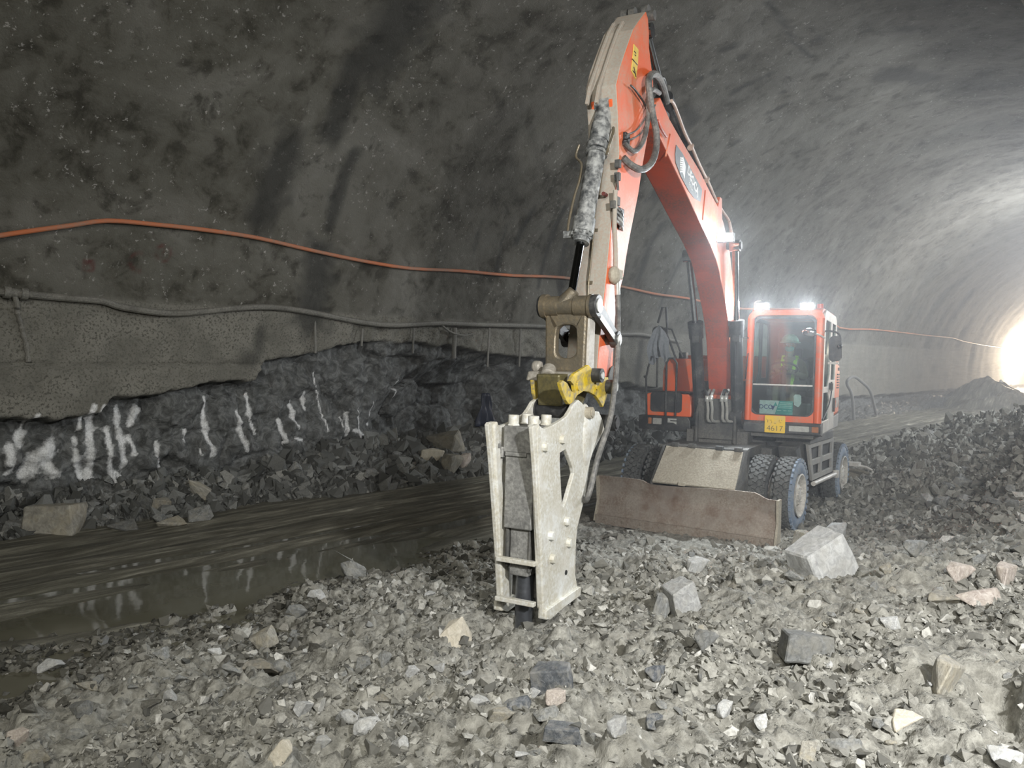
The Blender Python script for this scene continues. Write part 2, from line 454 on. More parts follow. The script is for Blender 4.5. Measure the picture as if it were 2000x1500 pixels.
# the face the tunnel was started from, behind the camera, and the far bend
for nm, s_ in (('wall_back', -6.0), ('wall_far', 95.0)):
    ring = [T2W(s_, p[0]+(.3 if p[0] > WC else -.3), p[1]+.3*(p[1] > 3)) for p in (P_wall[::20]+P_ceil[::10]+P_right[::5]+[P_right[-1]])]
    mb = MB(); cc = T2W(s_, WC, 2); n_ = len(ring)
    mb.add(ring+[cc], [(i, (i+1) % n_, n_) for i in range(n_)])
    tag(mb.build(nm, M_ceil), kind='structure')
    for k in ('wet',): pass

# ================================================================== ground
def ground(s, w):
    """height of the tunnel floor, s and w are arrays"""
    s = np.asarray(s, dtype=float); w = np.asarray(w, dtype=float)
    h = .045+.05*fbm(s*.25, w*.4, 3, 101)
    road = ss(w, 6.3, 8)
    # wheel ruts along the muddy track, curving a little
    wr = w-.012*(s-8)**2*(s < 8)
    rut = .030*np.sin(wr*9+.8*fbm(s*.4, w*.4, 2, 103))+.022*fbm(s*.7, wr*11, 3, 105)
    h = h+rut*ss(w, 6.8, 8.2)*ss(11.6-w, 0, .8)
    far = ss(s, 15, 22)
    h = h+far*(.05*fbm(s*.3, w*4, 3, 107)+.03*fbm(s*1.5, w*1.5, 3, 108))
    # puddle hollows
    pud = np.clip(1.25-blob(s, w, (4.3, 7.5), 2.2, .68, -.06)+.5*fbm(s*1.1, w*1.3, 3, 109), 0, 1)
    pud = np.maximum(pud, np.clip(1.1-blob(s, w, (1.3, 6.3), 2.2, .8, -.1)+.9*fbm(s*1.3, w*1.6, 3, 111), 0, 1)*.8)
    pud = np.maximum(pud, np.clip(1.1-blob(s, w, (2.7, 4.9), .55, .3, .0)+.4*fbm(s*1.3, w*1.6, 3, 113), 0, 1)*.8)
    pud = np.maximum(pud, np.clip(1.1-blob(s, w, (7.6, 8.0), .9, .25, .1)+.6*fbm(s*1.3, w*1.6, 3, 114), 0, 1)*.7)
    # rubble left in the foreground
    fade = 1-ss(s, 5.6, 9.2)*ss(w+.8*fbm(s*.5, w*.5, 2, 115), 1.2, 3.0)
    b = ss(6.9+.5*fbm(s*.6, w*.6, 2, 117)-.55*ss(s, 0, -3)-w, -.15, 5.3)
    pile = .66*b*fade
    rz = np.clip(ss(7.1+.7*fbm(s*.8, w*.8, 3, 119)-w, -.2, .7)*(1-.0*fade), 0, 1)*(1-ss(s, 12, 18)*ss(w, 3.5, 5.5))
    lump = .22*fbm(s*.9, w*.9, 3, 121)+.16*fbm(s*2.6, w*2.6, 3, 123)
    b1, b2, cid = worley(s*4.2+.6*fbm(s*5, w*5, 2, 2), w*4.2, 12)
    c1, c2_, cid2 = worley(s*10.5, w*10.5, 14); e1, e2, cid3 = worley(s*23, w*23, 16)
    clod = .085*(cid-.35)*ss(b2-b1, .02, .22)+.055*cid2*ss(c2_-c1, .02, .26)+.024*cid3*ss(e2-e1, .02, .28)-.05
    near = np.clip(fade+.25, 0, 1)
    h = h+pile+rz*(lump*near*.75+clod*(0.45+.55*near))
    # heap behind the machine on the right
    r = np.hypot(s-18.6, w-.6); hp = np.clip(1.75-.27*r+.35*fbm(s*.5, w*.5, 3, 125), 0, 3)
    hz = ss(hp, 0, .3); h = h+hp+hz*(.25*fbm(s*1.5, w*1.5, 3, 127)+clod*1.6)
    r = blob(s, w, (52, 9.4), 6.5, 3.0); hp = np.clip(1.75*(1-r)+.9*fbm(s*.35, w*.5, 3, 129), 0, 3)*(r < 1.3); h = h+hp
    # talus under the left wall
    toe = 11.85-.085*np.clip(s, 0, 14)+.35*fbm(s*.9, s*0, 3, 131)
    q = np.clip((w-toe)/(12.9-toe), -.2, 1.2); tal = (.42+.33*ss(s, 5, 11))*ss(q, -.05, 1.0)*(1-.6*ss(s, 17, 25))
    tz = ss(q, -.08, .08); h = h+tal+tz*(.16*fbm(s*1.6, w*1.6, 3, 133)+clod*1.5)
    # trench in the rubble at lower right
    tr = np.clip(1-blob(s, w, (4.15, .55), .75, .22, .5), 0, 1); h = h-.3*ss(tr, 0, .6)
    tr = np.clip(1-blob(s, w, (5.0, -.1), .6, .25, .6), 0, 1); h = h-.25*ss(tr, 0, .6)
    h = h-.15*np.clip(pud, 0, 1)*(.35+.65*ss(w, 5.0, 7.0))
    h = h-.25*np.exp(-((s-4.25)**2+(w-3.88)**2)/.30)
    # level under the machine's wheels
    return h, rz, hz, tz, pud
def gline(lo, hi, c, d0, k, dm):
    out = [c]
    while out[-1] < hi: out.append(out[-1]+max(d0, min(dm, k*abs(out[-1]-c))))
    l = [c]
    while l[-1] > lo: l.append(l[-1]-max(d0, min(dm, k*abs(l[-1]-c))))
    return np.array(sorted(set(l[1:]+out)))
gs = gline(-5.9, 94.9, 4.0, .024, .0055, .6); gw = gline(-3.9, 12.9, 4.0, .024, .0055, .06)
Gs, Gw = np.meshgrid(gs, gw, indexing='ij')
gh, a_r, a_h, a_t, a_p = ground(Gs, Gw)
v = np.stack([Gs*TD.x+Gw*TN.x, Gs*TD.y+Gw*TN.y, gh], -1).reshape(-1, 3); n, m = Gs.shape
idx = np.arange(n*m).reshape(n, m)
f = np.stack([idx[:-1, :-1], idx[1:, :-1], idx[1:, 1:], idx[:-1, 1:]], -1).reshape(-1, 4)
t = NT('muck floor')
mid = t.noise(2.2, 6, .65, dist=.4); fin = t.noise(60, 4, .7); sm_ = t.noise(14, 5, .7)
dry = t.ramp(sm_, [(.3, (.085, .083, .072)), (.46, (.20, .197, .175)), (.66, (.40, .395, .355))])
dry = t.mix(t.ramp(mid, [(.4, .0), (.65, .6)]), dry, (.29, .282, .245))
mapp = t.n('ShaderNodeMapping'); mapp.inputs['Rotation'].default_value = (0, 0, -(PI/2-TA)); t.l(t.tc.outputs['Object'], mapp.inputs['Vector'])
mp2 = t.n('ShaderNodeMapping'); mp2.inputs['Scale'].default_value = (.35, 4.5, 1); t.l(mapp.outputs[0], mp2.inputs['Vector'])
lines = t.noise(2.4, 6, .7, coord=mp2.outputs[0], dist=.5)
mud = t.ramp(lines, [(.36, (.07, .067, .052)), (.5, (.125, .120, .096)), (.60, (.215, .208, .168)), (.68, (.40, .39, .33))])
grey = t.ramp(sm_, [(.3, (.055, .057, .054)), (.5, (.12, .124, .12)), (.7, (.22, .225, .22))])
rz_ = t.attr('rubble'); c = t.mix(rz_, mud, dry); c = t.mix(t.attr('talus'), c, grey)
c = t.mix(t.attr('wetg'), c, t.mix(.6, c, (.03, .03, .024)))
t.col(c)
ro = t.math('SUBTRACT', .95, t.math('MULTIPLY', t.math('SUBTRACT', 1.0, rz_), t.ramp(mid, [(.35, .25), (.6, .55)])))
ro = t.math('ADD', t.math('MULTIPLY', ro, t.math('SUBTRACT', 1.0, t.attr('wetg'))), t.math('MULTIPLY', .25, t.attr('wetg')))
t.set(rough=ro, spec=.4); t.bump(t.math('ADD', t.math('MULTIPLY', sm_, 1.0), t.math('MULTIPLY', fin, .5)), .7, .02)
M_floor = t.m
import bisect
_gs = [float(a) for a in gs]; _gw = [float(a) for a in gw]; _gh = gh
def G(x, y):
    s = x*TD.x+y*TD.y; w = x*TN.x+y*TN.y
    i = min(max(bisect.bisect(_gs, s)-1, 0), len(_gs)-2); j = min(max(bisect.bisect(_gw, w)-1, 0), len(_gw)-2)
    a = min(max((s-_gs[i])/(_gs[i+1]-_gs[i]), 0), 1); b = min(max((w-_gw[j])/(_gw[j+1]-_gw[j]), 0), 1)
    return float((_gh[i, j]*(1-a)+_gh[i+1, j]*a)*(1-b)+(_gh[i, j+1]*(1-a)+_gh[i+1, j+1]*a)*b)
fl = mesh_np('floor', v, f, M_floor, smooth=True); tag(fl, kind='structure')
set_attr(fl, 'rubble', np.clip(np.maximum(a_r, a_h), 0, 1)); set_attr(fl, 'talus', a_t); set_attr(fl, 'wetg', np.clip(a_p*1.3+ss(.03-gh, 0, .04), 0, 1)*(1-a_t))

# standing water
mb = MB(); q = [T2W(s_, w_, .012) for s_, w_ in ((-5, 4.2), (12, 4.2), (12, 9.2), (-5, 9.2))]
mb.add(q, [(0, 1, 2, 3)])
t = NT('muddy water'); t.col(t.mix(t.ramp(t.noise(.8, 4), [(.4, 0), (.6, 1)]), (.105, .100, .072), (.135, .130, .096)))
t.set(rough=.04, spec=.6); t.bump(t.noise(3, 2), .04, .02)
tag(mb.build('puddle_water', t.m), 'muddy brown standing water pooled between the track and the rubble', 'puddle', kind='stuff')

# ================================================================== haze
mb = MB(); q = [T2W(s_, w_, z_) for z_ in (-.6, 10.2) for s_, w_ in ((6.2, -4.2), (96, -4.2), (96, 13.6), (6.2, 13.6))]
mb.add(q, [(0, 3, 2, 1), (4, 5, 6, 7), (0, 1, 5, 4), (1, 2, 6, 5), (2, 3, 7, 6), (3, 0, 4, 7)])
hm = bpy.data.materials.new('dust haze'); nt = nodes(hm); o_ = nt.nodes.new('ShaderNodeOutputMaterial'); vs = nt.nodes.new('ShaderNodeVolumeScatter')
vs.inputs['Color'].default_value = (.92, .95, 1, 1); vs.inputs['Density'].default_value = HAZE; vs.inputs['Anisotropy'].default_value = .45
nt.links.new(vs.outputs[0], o_.inputs['Volume'])
tag(mb.build('dust_haze', hm), 'pale dusty haze hanging in the air of the whole tunnel', 'haze', kind='stuff')
# ================================================================== wheeled excavator with breaker
O_ = Vector((3.67, 12.38, 0.0)); ROLL = math.radians(1.5)
def mframe(yaw):
    a = math.radians(yaw); Rl = Matrix.Rotation(ROLL, 3, 'Y')
    f = Rl @ Vector((-math.sin(a), -math.cos(a), 0)); l = Rl @ Vector((math.cos(a), -math.sin(a), 0)); u = Rl @ Vector((0, 0, 1))
    M = Matrix(((f.x, l.x, u.x), (f.y, l.y, u.y), (f.z, l.z, u.z))).to_4x4(); M.translation = O_; return M
MS = mframe(28); MU = mframe(34); MSi = MS.inverted(); MUi = MU.inverted()
U2S = MSi @ MU
def meet(x, y, ax, val, inv=None):
    """local machine point where a line of sight crosses the plane coordinate ax = val"""
    inv = inv or MSi; c = inv @ Vector((0, 0, CZ)); r = inv.to_3x3() @ ray(x, y); k = (val-c[ax])/r[ax]; return c+r*k
BC = -0.12
def P(x, y, dl=0.0): p = meet(x, y, 1, BC+dl); return (p.x, p.z)      # in a plane of the boom
def P3(x, y, dl=0.0): return meet(x, y, 1, BC+dl)
def PF(x, y, t=1.0): p = meet(x, y, 0, t); return (p.y, p.z)           # in a plane across the machine
def PF3(x, y, t=1.0): return meet(x, y, 0, t)
def UF(x, y, t): p = meet(x, y, 0, t, MUi); return (p.y, p.z)

ex = empty('wheeled_excavator', mat=MS)
tag(ex, 'orange wheeled excavator with a rock breaker, blade down, standing on the broken rock', 'excavator')

M_or = dirty('orange paint', (.72, .115, .025), (.42, .24, .16), .30, 2.5, .42, bump=.08)
M_or2 = dirty('orange paint dusty', (.74, .125, .035), (.50, .27, .18), .42, 2.2, .5, bump=.1)
M_belly = dirty('orange paint shaded', (.46, .060, .018), (.16, .06, .04), .5, 1.5, .5, bump=.08)  # shade of the boom's underside put into a darker red
M_stick = dirty('stick front dusty', (.36, .27, .21), (.36, .345, .30), 1.3, 1.4, .8, bump=.2)
M_blk = dirty('black steel', (.018, .019, .021), (.10, .10, .095), .3, 4, .5, bump=.1)
M_dk = dirty('dark frame', (.045, .047, .048), (.14, .135, .12), .55, 3, .7, bump=.2)
M_bl = dirty('dozer steel', (.24, .20, .17), (.36, .32, .27), .65, 2.2, .55, .25, bump=.2, base2=(.17, .115, .085))
M_tan = dirty('muddy plate', (.26, .235, .185), (.42, .385, .31), .9, 3.5, .85, bump=.5)
M_br = dirty('breaker shell', (.76, .78, .77), (.50, .475, .39), .8, 3.5, .6, .1, bump=.25, base2=(.66, .65, .60))
M_brd = dirty('breaker body', (.16, .16, .155), (.40, .40, .38), .6, 8, .55, .4, bump=.3)
M_ye = dirty('yellow paint', (.70, .50, .015), (.20, .18, .13), .55, 9, .5, bump=.15)
M_olive = dirty('greasy olive steel', (.17, .145, .06), (.10, .09, .05), .7, 6, .45, .3, bump=.3)
M_link = dirty('greasy link steel', (.15, .135, .105), (.22, .18, .12), .55, 5, .4, .45, bump=.25)
M_cyl = dirty('dusty cylinder', (.045, .050, .055), (.42, .43, .42), .62, 9, .5, .3, bump=.35, fine=18)
M_chr = plain('chrome rod', (.55, .56, .58), .12, 1)
M_rub = dirty('tyre rubber', (.030, .031, .033), (.13, .135, .13), .85, 6, .85, bump=.3)
M_side = dirty('blue-lit dusty sidewall', (.14, .20, .30), (.26, .29, .31), .6, 5, .8, bump=.2)  # dust colour that includes the blue tint of the light
M_rim = dirty('cream rim', (.62, .60, .55), (.30, .28, .25), .45, 8, .6, bump=.1)
M_rimd = dirty('rusty dish', (.13, .11, .10), (.22, .2, .18), .6, 6, .7, bump=.2)
M_hose = dirty('rubber hose', (.055, .057, .058), (.22, .215, .2), .6, 6, .6, bump=.2)
M_pipe = dirty('dusty pipe', (.42, .24, .18), (.5, .42, .36), .7, 6, .45, bump=.1)
M_fit = plain('pale fitting', (.62, .63, .6), .35, .5)
M_white = dirty('dusty white paint', (.62, .60, .56), (.40, .38, .34), .6, 4, .5, bump=.08)
M_int = plain('cab interior', (.05, .055, .055), .7)
M_plate = dirty('yellow plate', (.85, .56, .02), (.7, .5, .15), .4, 12, .4, bump=.03)
def glass(name, tint, refl=.12):
    m = bpy.data.materials.new(name); nt = nodes(m); o = nt.nodes.new('ShaderNodeOutputMaterial'); a = nt.nodes.new('ShaderNodeBsdfTransparent'); a.inputs[0].default_value = (*tint, 1)
    g = nt.nodes.new('ShaderNodeBsdfGlossy'); g.inputs['Roughness'].default_value = .06; g.inputs[0].default_value = (.9, .95, 1, 1)
    x = nt.nodes.new('ShaderNodeMixShader'); x.inputs[0].default_value = refl; nt.links.new(a.outputs[0], x.inputs[1]); nt.links.new(g.outputs[0], x.inputs[2]); nt.links.new(x.outputs[0], o.inputs[0]); return m
M_glass = glass('cab glass', (.78, .86, .84), .10); M_lens = glass('lens glass', (.9, .9, .85), .2)
M_lit = emis('lit work light', (.93, .97, 1), 60)
def upart(o, lab=None):
    """a part of the undercarriage: turned with it"""
    for q in [o]+SIB.get(o.name, []): q.matrix_local = U2S.copy()
    if lab: o['label'] = lab
    return o

# ------------------------------------------------ undercarriage
mb = MB(); mb.prism([(-2.35, .70), (-2.35, 1.05), (-1.9, 1.12), (1.85, 1.12), (1.95, 1.05), (1.95, .62), (1.5, .60), (-1.6, .60)], -.44, .44)
mb.box((0, 0, .98), (1.9, 1.5, .24)); mb.prism([(.75, 1.0), (1.9, 1.0), (1.9, 1.12), (.7, 1.16)], -.6, .6)
upart(mb.build('chassis', M_dk, ex, .015))
for t_ in (1.3, -1.7):
    mb = MB(); mb.cyl((t_, -.98, .52), (t_, .98, .52), .10); mb.ball((t_, 0, .52), .24, 16, (1, .8, 1)); mb.cyl((t_, -.62, .52), (t_, -.5, .52), .2); mb.cyl((t_, .5, .52), (t_, .62, .52), .2)
    upart(mb.build('axle', M_dk, ex))

def tyre_mesh(lat0, lat1):
    """tyre about the local origin, axle along lat"""
    mb = MB(); h = lat1-lat0; r = .525
    prof = [(lat0+.03, .29), (lat0+.005, .33), (lat0-.0, .40), (lat0+.015, .46), (lat0+.04, .495), (lat0+.07, .505), (lat1-.07, .505), (lat1-.04, .495), (lat1-.015, .46), (lat1, .40), (lat1-.005, .33), (lat1-.03, .29)]
    mb.lathe((0, 0, 0), (0, 1, 0), prof, 48)
    nb = 34
    for k in range(nb):
        for row in range(3):
            a = 2*PI*(k+.5*(row % 2))/nb; M = Matrix.Rotation(-a, 3, 'Y')@Matrix.Rotation((row-1)*.35, 3, 'X')
            M = Matrix.Rotation(a, 3, 'Y'); c = lat0+.05+(h-.1)*(row+.5)/3
            w_ = (h-.08)/3*.92; d_ = .066
            mb.box(M @ Vector((.505, 0, 0))+Vector((0, c, 0)), (.045, w_, d_), M@Matrix.Rotation([.45, -.5, .45][row], 3, 'X'))
        for sd, c in ((-1, lat0+.02), (1, lat1-.02)):
            a = 2*PI*(k+.25)/nb; M = Matrix.Rotation(a, 3, 'Y'); mb.box(M @ Vector((.487, 0, 0))+Vector((0, c, 0)), (.05, .03, .05), M)
    return mb
def wheel(t_, lat0, lat1, outer, sgn, first={}):
    key = (round(lat1-lat0, 3))
    o = tyre_mesh(-(lat1-lat0)/2, (lat1-lat0)/2).build('tire', M_rub, ex)
    o.data.materials.append(M_side)
    # outer flanks only: dust with the light's blue cast painted in
    for p in o.data.polygons:
        c = p.center; rr = math.hypot(c.x, c.z)
        if c.y*sgn > (lat1-lat0)/2-.05 and rr < .515 and outer: p.material_index = 1
    o.matrix_local = U2S @ Matrix.Translation((t_, (lat0+lat1)/2, .515)) @ Matrix.Rotation(t_*1.3, 4, 'Y')
    hw = (lat1-lat0)/2*sgn
    mb = MB()
    if outer:
        mb.lathe((0, 0, 0), (0, sgn, 0), [(abs(hw)-.05, .27), (abs(hw)+.01, .305), (abs(hw)+.015, .285), (abs(hw)-.02, .262), (abs(hw)-.10, .25)], 40)
    else: mb.lathe((0, 0, 0), (0, sgn, 0), [(-.1, .30), (abs(hw), .30), (abs(hw)-.02, .27), (-.1, .27)], 32)
    rim = mb.build('rim', M_rim if outer else M_rimd, o)
    mb = MB(); mb.lathe((0, 0, 0), (0, sgn, 0), [(abs(hw)-.10, .258), (abs(hw)-.11, .17), (abs(hw)-.06, .15)], 32); mb.build('wheel_disc', M_rimd, o)
    mb = MB(); mb.lathe((0, 0, 0), (0, sgn, 0), [(abs(hw)-.12, .16), (abs(hw)-.03, .15), (abs(hw)-.01, .12), (abs(hw), .05), (abs(hw), 0)], 28)
    for k in range(10):
        a = 2*PI*k/10; c = Vector((math.cos(a)*.115, hw-.025*sgn, math.sin(a)*.115)); mb.cyl(c, c+Vector((0, .035*sgn, 0)), .012, n=6)
    mb.build('hub', M_rim, o)
    return o
for t_ in (1.3, -1.7):
    for sg in (1, -1):
        wheel(t_, *((.975, 1.25) if sg > 0 else (-1.25, -.975)), True, sg)
        wheel(t_, *((.625, .90) if sg > 0 else (-.90, -.625)), False, sg)

# dozer blade at the front
L0, L1 = -1.27, 1.25
def topz(l):
    if l < -.62: return .665+.0*(l)
    if l < -.50: return .665-.05*(l+.62)/.12
    if l < .62: return .615+.04*ss(l, -.45, .6)
    if l < .95: return .665
    return .665-.07*float(ss(l, .95, 1.15))
mb = MB(); ls = list(np.linspace(L0, L1, 46)); ks = np.linspace(0, 1, 14); v_ = []
for l in ls:
    for side in (0, 1):
        for k in ks:
            z = k*topz(l); t_ = 2.40+.13*(1-k)**2*1.2+.09*k**3-side*.035
            t_ += -.02*(k > .55)+(.012*math.sin(l*3) if k > .9 else 0); v_.append((t_, l, z+.0))
nk = len(ks); f_ = []
for i in range(len(ls)-1):
    for k in range(nk-1):
        a = i*2*nk+k; b = a+2*nk; f_.append((a, b, b+1, a+1)); f_.append((a+nk, a+nk+1, b+nk+1, b+nk))
    a = i*2*nk; b = a+2*nk; f_.append((a, a+nk, b+nk, b)); f_.append((a+nk-1, b+nk-1, b+2*nk-1, a+2*nk-1))
for a in (0, (len(ls)-1)*2*nk):
    for k in range(nk-1): f_.append((a+k, a+k+1, a+nk+k+1, a+nk+k))
mb.add(v_, f_, True); dz = upart(mb.build('dozer_blade', M_bl, ex), 'rusty brown front dozer blade')
mb = MB(); mb.box((2.545, 0-.01, .05), (.03, 2.50, .13)); 
for k in range(9): mb.cyl((2.555, -1.1+k*.275, .07), (2.575, -1.1+k*.275, .07), .02, n=8)
mb.build('cutting_edge', M_bl, dz)
mb = MB(); mb.prism([(2.34, .02), (2.56, .02), (2.47, .3), (2.50, .6), (2.36, .6)], 1.245, 1.275); mb.prism([(2.34, .02), (2.56, .02), (2.47, .3), (2.52, .66), (2.36, .66)], -1.295, -1.265)
mb.build('end_plate', M_tan, dz)
# guard plate over the blade arms
pl = [(2.43, .655), (2.47, .66), (2.10, 1.10), (2.03, 1.13), (2.00, 1.10)]
mb = MB(); q = [UF(1275, 934, 2.42), UF(1436, 950, 2.42), UF(1452, 880, 2.03), UF(1302, 868, 2.03)]
v4 = [(2.45, q[0][0], .66), (2.45, q[1][0], .67), (2.04, q[2][0], 1.13), (2.04, q[3][0], 1.13)]; n_ = Vector((.7, 0, .7))*-.035
mb.add(v4+[tuple(Vector(p)+n_) for p in v4], [(0, 1, 2, 3), (7, 6, 5, 4), (0, 4, 5, 1), (1, 5, 6, 2), (2, 6, 7, 3), (3, 7, 4, 0)])
mb.box((2.455, -.02, .67), (.05, .10, .05))
gp = upart(mb.build('blade_guard', M_tan, ex, .006), 'mud covered sloping guard plate')
mb = MB(); 
for l in (-.30, -.05, .34, .60): mb.cyl((2.03, l-.05, 1.15), (2.03, l+.05, 1.15), .035)
mb.box((1.98, .1, 1.13), (.06, 1.1, .03)); mb.build('hinge', M_dk, gp, .004)
mb = MB(); mb.prism([(1.9, .45), (2.42, .10), (2.42, .64), (2.02, 1.15), (1.85, 1.12)], .66, .70); mb.prism([(1.9, .45), (2.42, .10), (2.42, .64), (2.02, 1.12), (1.85, 1.12)], -.50, -.46)
mb.prism([(1.9, .5), (2.36, .15), (2.36, .55), (2.0, .95), (1.9, 1.0)], -.3, .5); mb.prism([(1.85, .85), (1.95, .80), (1.97, 1.15), (1.85, 1.17)], .62, .70)
for z_ in (.92, 1.08): mb.cyl((1.96, .66, z_), (1.99, .66, z_), .022, n=8)
upart(mb.build('blade_arm', M_dk, ex, .008))
# step and tool box between the wheels
mb = MB(); o_ = [(.62, 1.17), (-1.16, 1.17), (-1.16, .60), (.28, .60)]
hs = [[(.42, 1.10), (-.22, 1.10), (-.22, .92), (.33, .92)], [(-.34, 1.10), (-1.04, 1.10), (-1.04, .92), (-.34, .92)], [(.27, .83), (-.22, .83), (-.22, .68), (.20, .68)], [(-.34, .83), (-1.04, .83), (-1.04, .68), (-.34, .68)]]
mb.prism(o_, 1.14, 1.18, hs); st = upart(mb.build('side_step', dirty('grey step', (.24, .24, .23), (.33, .31, .27), .5, 5, .6, bump=.15), ex, .006), 'grey step frame with four openings')
mb = MB(); mb.prism([(.5, 1.16), (-1.1, 1.16), (-1.1, .62), (.25, .62)], .55, 1.13); mb.build('tool_box', M_blk, st)
mb = MB(); mb.cyl((.30, 1.20, .56), (-1.20, 1.22, .56), .035); mb.cyl((-1.2, 1.22, .50), (-1.2, 1.22, .62), .05); mb.build('step_tube', M_white, st)
mb = MB(); mb.prism([(.62, 1.17), (-1.0, 1.17), (-1.0, 1.30), (.5, 1.30)], .7, 1.2); mb.prism([(.85, .85), (1.0, 1.15), (.55, 1.2), (.35, .7)], .85, 1.1); upart(mb.build('fender', M_dk, ex, .01))
# rear stabiliser blade
a = UF(1678, 892, -2.75); b = UF(1738, 948, -2.75)
mb = MB()
mb.add([(-2.60, .9, .55), (-2.60, 1.42, .50), (-2.95, 1.92, .24), (-3.05, .9, .0), (-2.65, .9, .50), (-2.65, 1.42, .45), (-3.0, 1.92, .20), (-3.1, .9, -.05)], [(0, 1, 2, 3), (4, 7, 6, 5), (0, 4, 5, 1), (1, 5, 6, 2), (2, 6, 7, 3), (3, 7, 4, 0)])
mb.add([(-2.60, -1.3, .55), (-2.60, 1.0, .52), (-3.0, 1.0, .0), (-3.0, -1.3, .0), (-2.65, -1.3, .55), (-2.65, 1.0, .5), (-3.05, 1.0, .0), (-3.05, -1.3, .0)], [(0, 1, 2, 3), (4, 7, 6, 5), (0, 4, 5, 1), (1, 5, 6, 2), (2, 6, 7, 3), (3, 7, 4, 0)])
rb = upart(mb.build('rear_stabilizer', M_tan, ex, .01), 'brown rear stabilizer blade on the ground')
mb = MB(); mb.tube([(-2.5, 1.15, .60), (-2.62, 1.45, .56), (-2.98, 1.94, .24)], .02, smooth=False); mb.box((-2.6, 1.1, .6), (.25, .5, .06)); mb.build('stabilizer_edge', M_white, rb)
mb = MB(); mb.box((-2.45, .4, .75), (.4, .5, .2)); mb.box((-2.45, -.4, .75), (.4, .5, .2)); upart(mb.build('stabilizer_arm', M_dk, ex, .01))

# ------------------------------------------------ upper structure
mb = MB(); mb.cyl((0, 0, 1.10), (0, 0, 1.30), .62, n=40); mb.cyl((0, 0, 1.14), (0, 0, 1.2), .70, n=40); mb.build('turntable', M_dk, ex)
mb = MB(); mb.prism([(-2.35, -1.2), (-2.35, 1.2), (.95, 1.2), (.95, .28), (1.15, .2), (1.15, -.5), (.95, -.58), (.95, -1.2)], 1.26, 1.36, plane='tl')
mb.prism([(1.0, 1.0), (1.30, 1.15), (1.30, 1.55), (.95, 2.05), (.2, 2.05), (.2, 1.2)], BC-.30, BC-.26); mb.prism([(1.0, 1.0), (1.30, 1.15), (1.30, 1.55), (.95, 2.05), (.2, 2.05), (.2, 1.2)], BC+.26, BC+.30)
mb.box((1.0, BC, 1.2), (.4, .9, .25)); mb.box((-.3, BC, 1.7), (1.0, .5, .7)); mb.box((1.22, BC, 1.50), (.05, .56, .60)); mb.build('swing_frame', M_dk, ex, .01)
# counterweight and engine housing
mb = MB(); cw = [(-1.0, -1.25), (-1.9, -1.25), (-2.35, -.95), (-2.6, -.4), (-2.6, .4), (-2.35, .95), (-1.9, 1.25), (-1.0, 1.25)]
mb.prism([(-1.9, -1.25), (-2.35, -.95), (-2.6, -.4), (-2.6, .4), (-2.35, .95), (-1.9, 1.25)], 1.36, 2.3, plane='tl'); mb.build('counterweight', M_dk, ex, .04)
mb = MB(); mb.prism([(-.85, 1.50), (-1.95, 1.52), (-2.0, 2.2), (-1.85, 2.40), (-1.6, 2.48), (-.85, 2.48)], -1.26, 1.27); eh = mb.build('engine_housing', M_or2, ex, .05)
mb = MB()
for k in range(6): mb.box((-1.62, 1.275, 1.98+k*.045), (.34, .012, .02))
for k in range(2): mb.box((-1.72, 1.22+.0, 2.30+k*.09), (.25, .12, .05))
mb.build('vent_grille', M_dk, eh, split=False)
mb = MB(); mb.prism([(.98, 1.30), (-1.9, 1.30), (-2.0, 1.52), (-.8, 1.50), (-.7, 1.44)], .9, 1.27); mb.build('side_skirt', dirty('grey skirt', (.20, .205, .205), (.30, .29, .27), .5, 4, .6), ex, .01)

def text(body, name, mtl, parent, M, size, depth=.002, shear=0, bold=0):
    c = bpy.data.curves.new(name, 'FONT'); c.body = body; c.size = size; c.extrude = depth; c.align_x = 'CENTER'; c.align_y = 'CENTER'; c.shear = shear; c.offset = bold
    o = bpy.data.objects.new(name, c); COL.objects.link(o); dg = bpy.context.evaluated_depsgraph_get(); dg.update()
    me = bpy.data.meshes.new_from_object(o.evaluated_get(dg)); bpy.data.objects.remove(o); me.materials.clear(); me.materials.append(mtl)
    o = bpy.data.objects.new(name, me); COL.objects.link(o); o.parent = parent; o.matrix_local = M; return o
def axes(o, x, y):
    x = Vector(x).normalized(); y = Vector(y).normalized(); z = x.cross(y).normalized(); y = z.cross(x)
    M = Matrix(((x.x, y.x, z.x), (x.y, y.y, z.y), (x.z, y.z, z.z))).to_4x4(); M.translation = Vector(o); return M
text('20W', 'number_decal', M_white, eh, axes((-1.55, 1.277, 1.72), (-1, 0, 0), (0, 0, 1)), .24, .003, bold=.004)

# ------------------------------------------------ cab
cab_e = MB()
def shear(mb): mb.v = [(v[0]-.05*(v[2]-1.3)/1.8, v[1], v[2]) for v in mb.v]; return mb
def rrect(a, b, c, d, r, n=6, rs=None):
    """rounded rectangle from (a,b) to (c,d)"""
    out = []
    for (cx, cy, a0) in ((c-r, d-r, 0), (a+r, d-r, PI/2), (a+r, b+r, PI), (c-r, b+r, 1.5*PI)):
        for k in range(n+1): t_ = a0+PI/2*k/n; out.append((cx+r*math.cos(t_), cy+r*math.sin(t_)))
    return out
CL0, CL1 = .235, 1.295
front_o = rrect(CL0, 1.46, CL1, 3.12, .13); front_h = rrect(.305, 1.585, 1.195, 3.05, .11)
mb = MB(); mb.prism(front_o, .94, 1.0, [front_h], plane='lz')
mb.cyl((.985, CL0+.045, 1.5), (.985, CL0+.045, 3.0), .05); mb.cyl((.985, CL1-.05, 1.5), (.985, CL1-.05, 3.0), .055)
cab = shear(mb).build('cab', M_or, ex, .006)
def cpart(mb, name, m, bevel=0, sh=True, lab=None):
    o = (shear(mb) if sh else mb).build(name, m, cab, bevel)
    if lab: o['label'] = lab
    return o
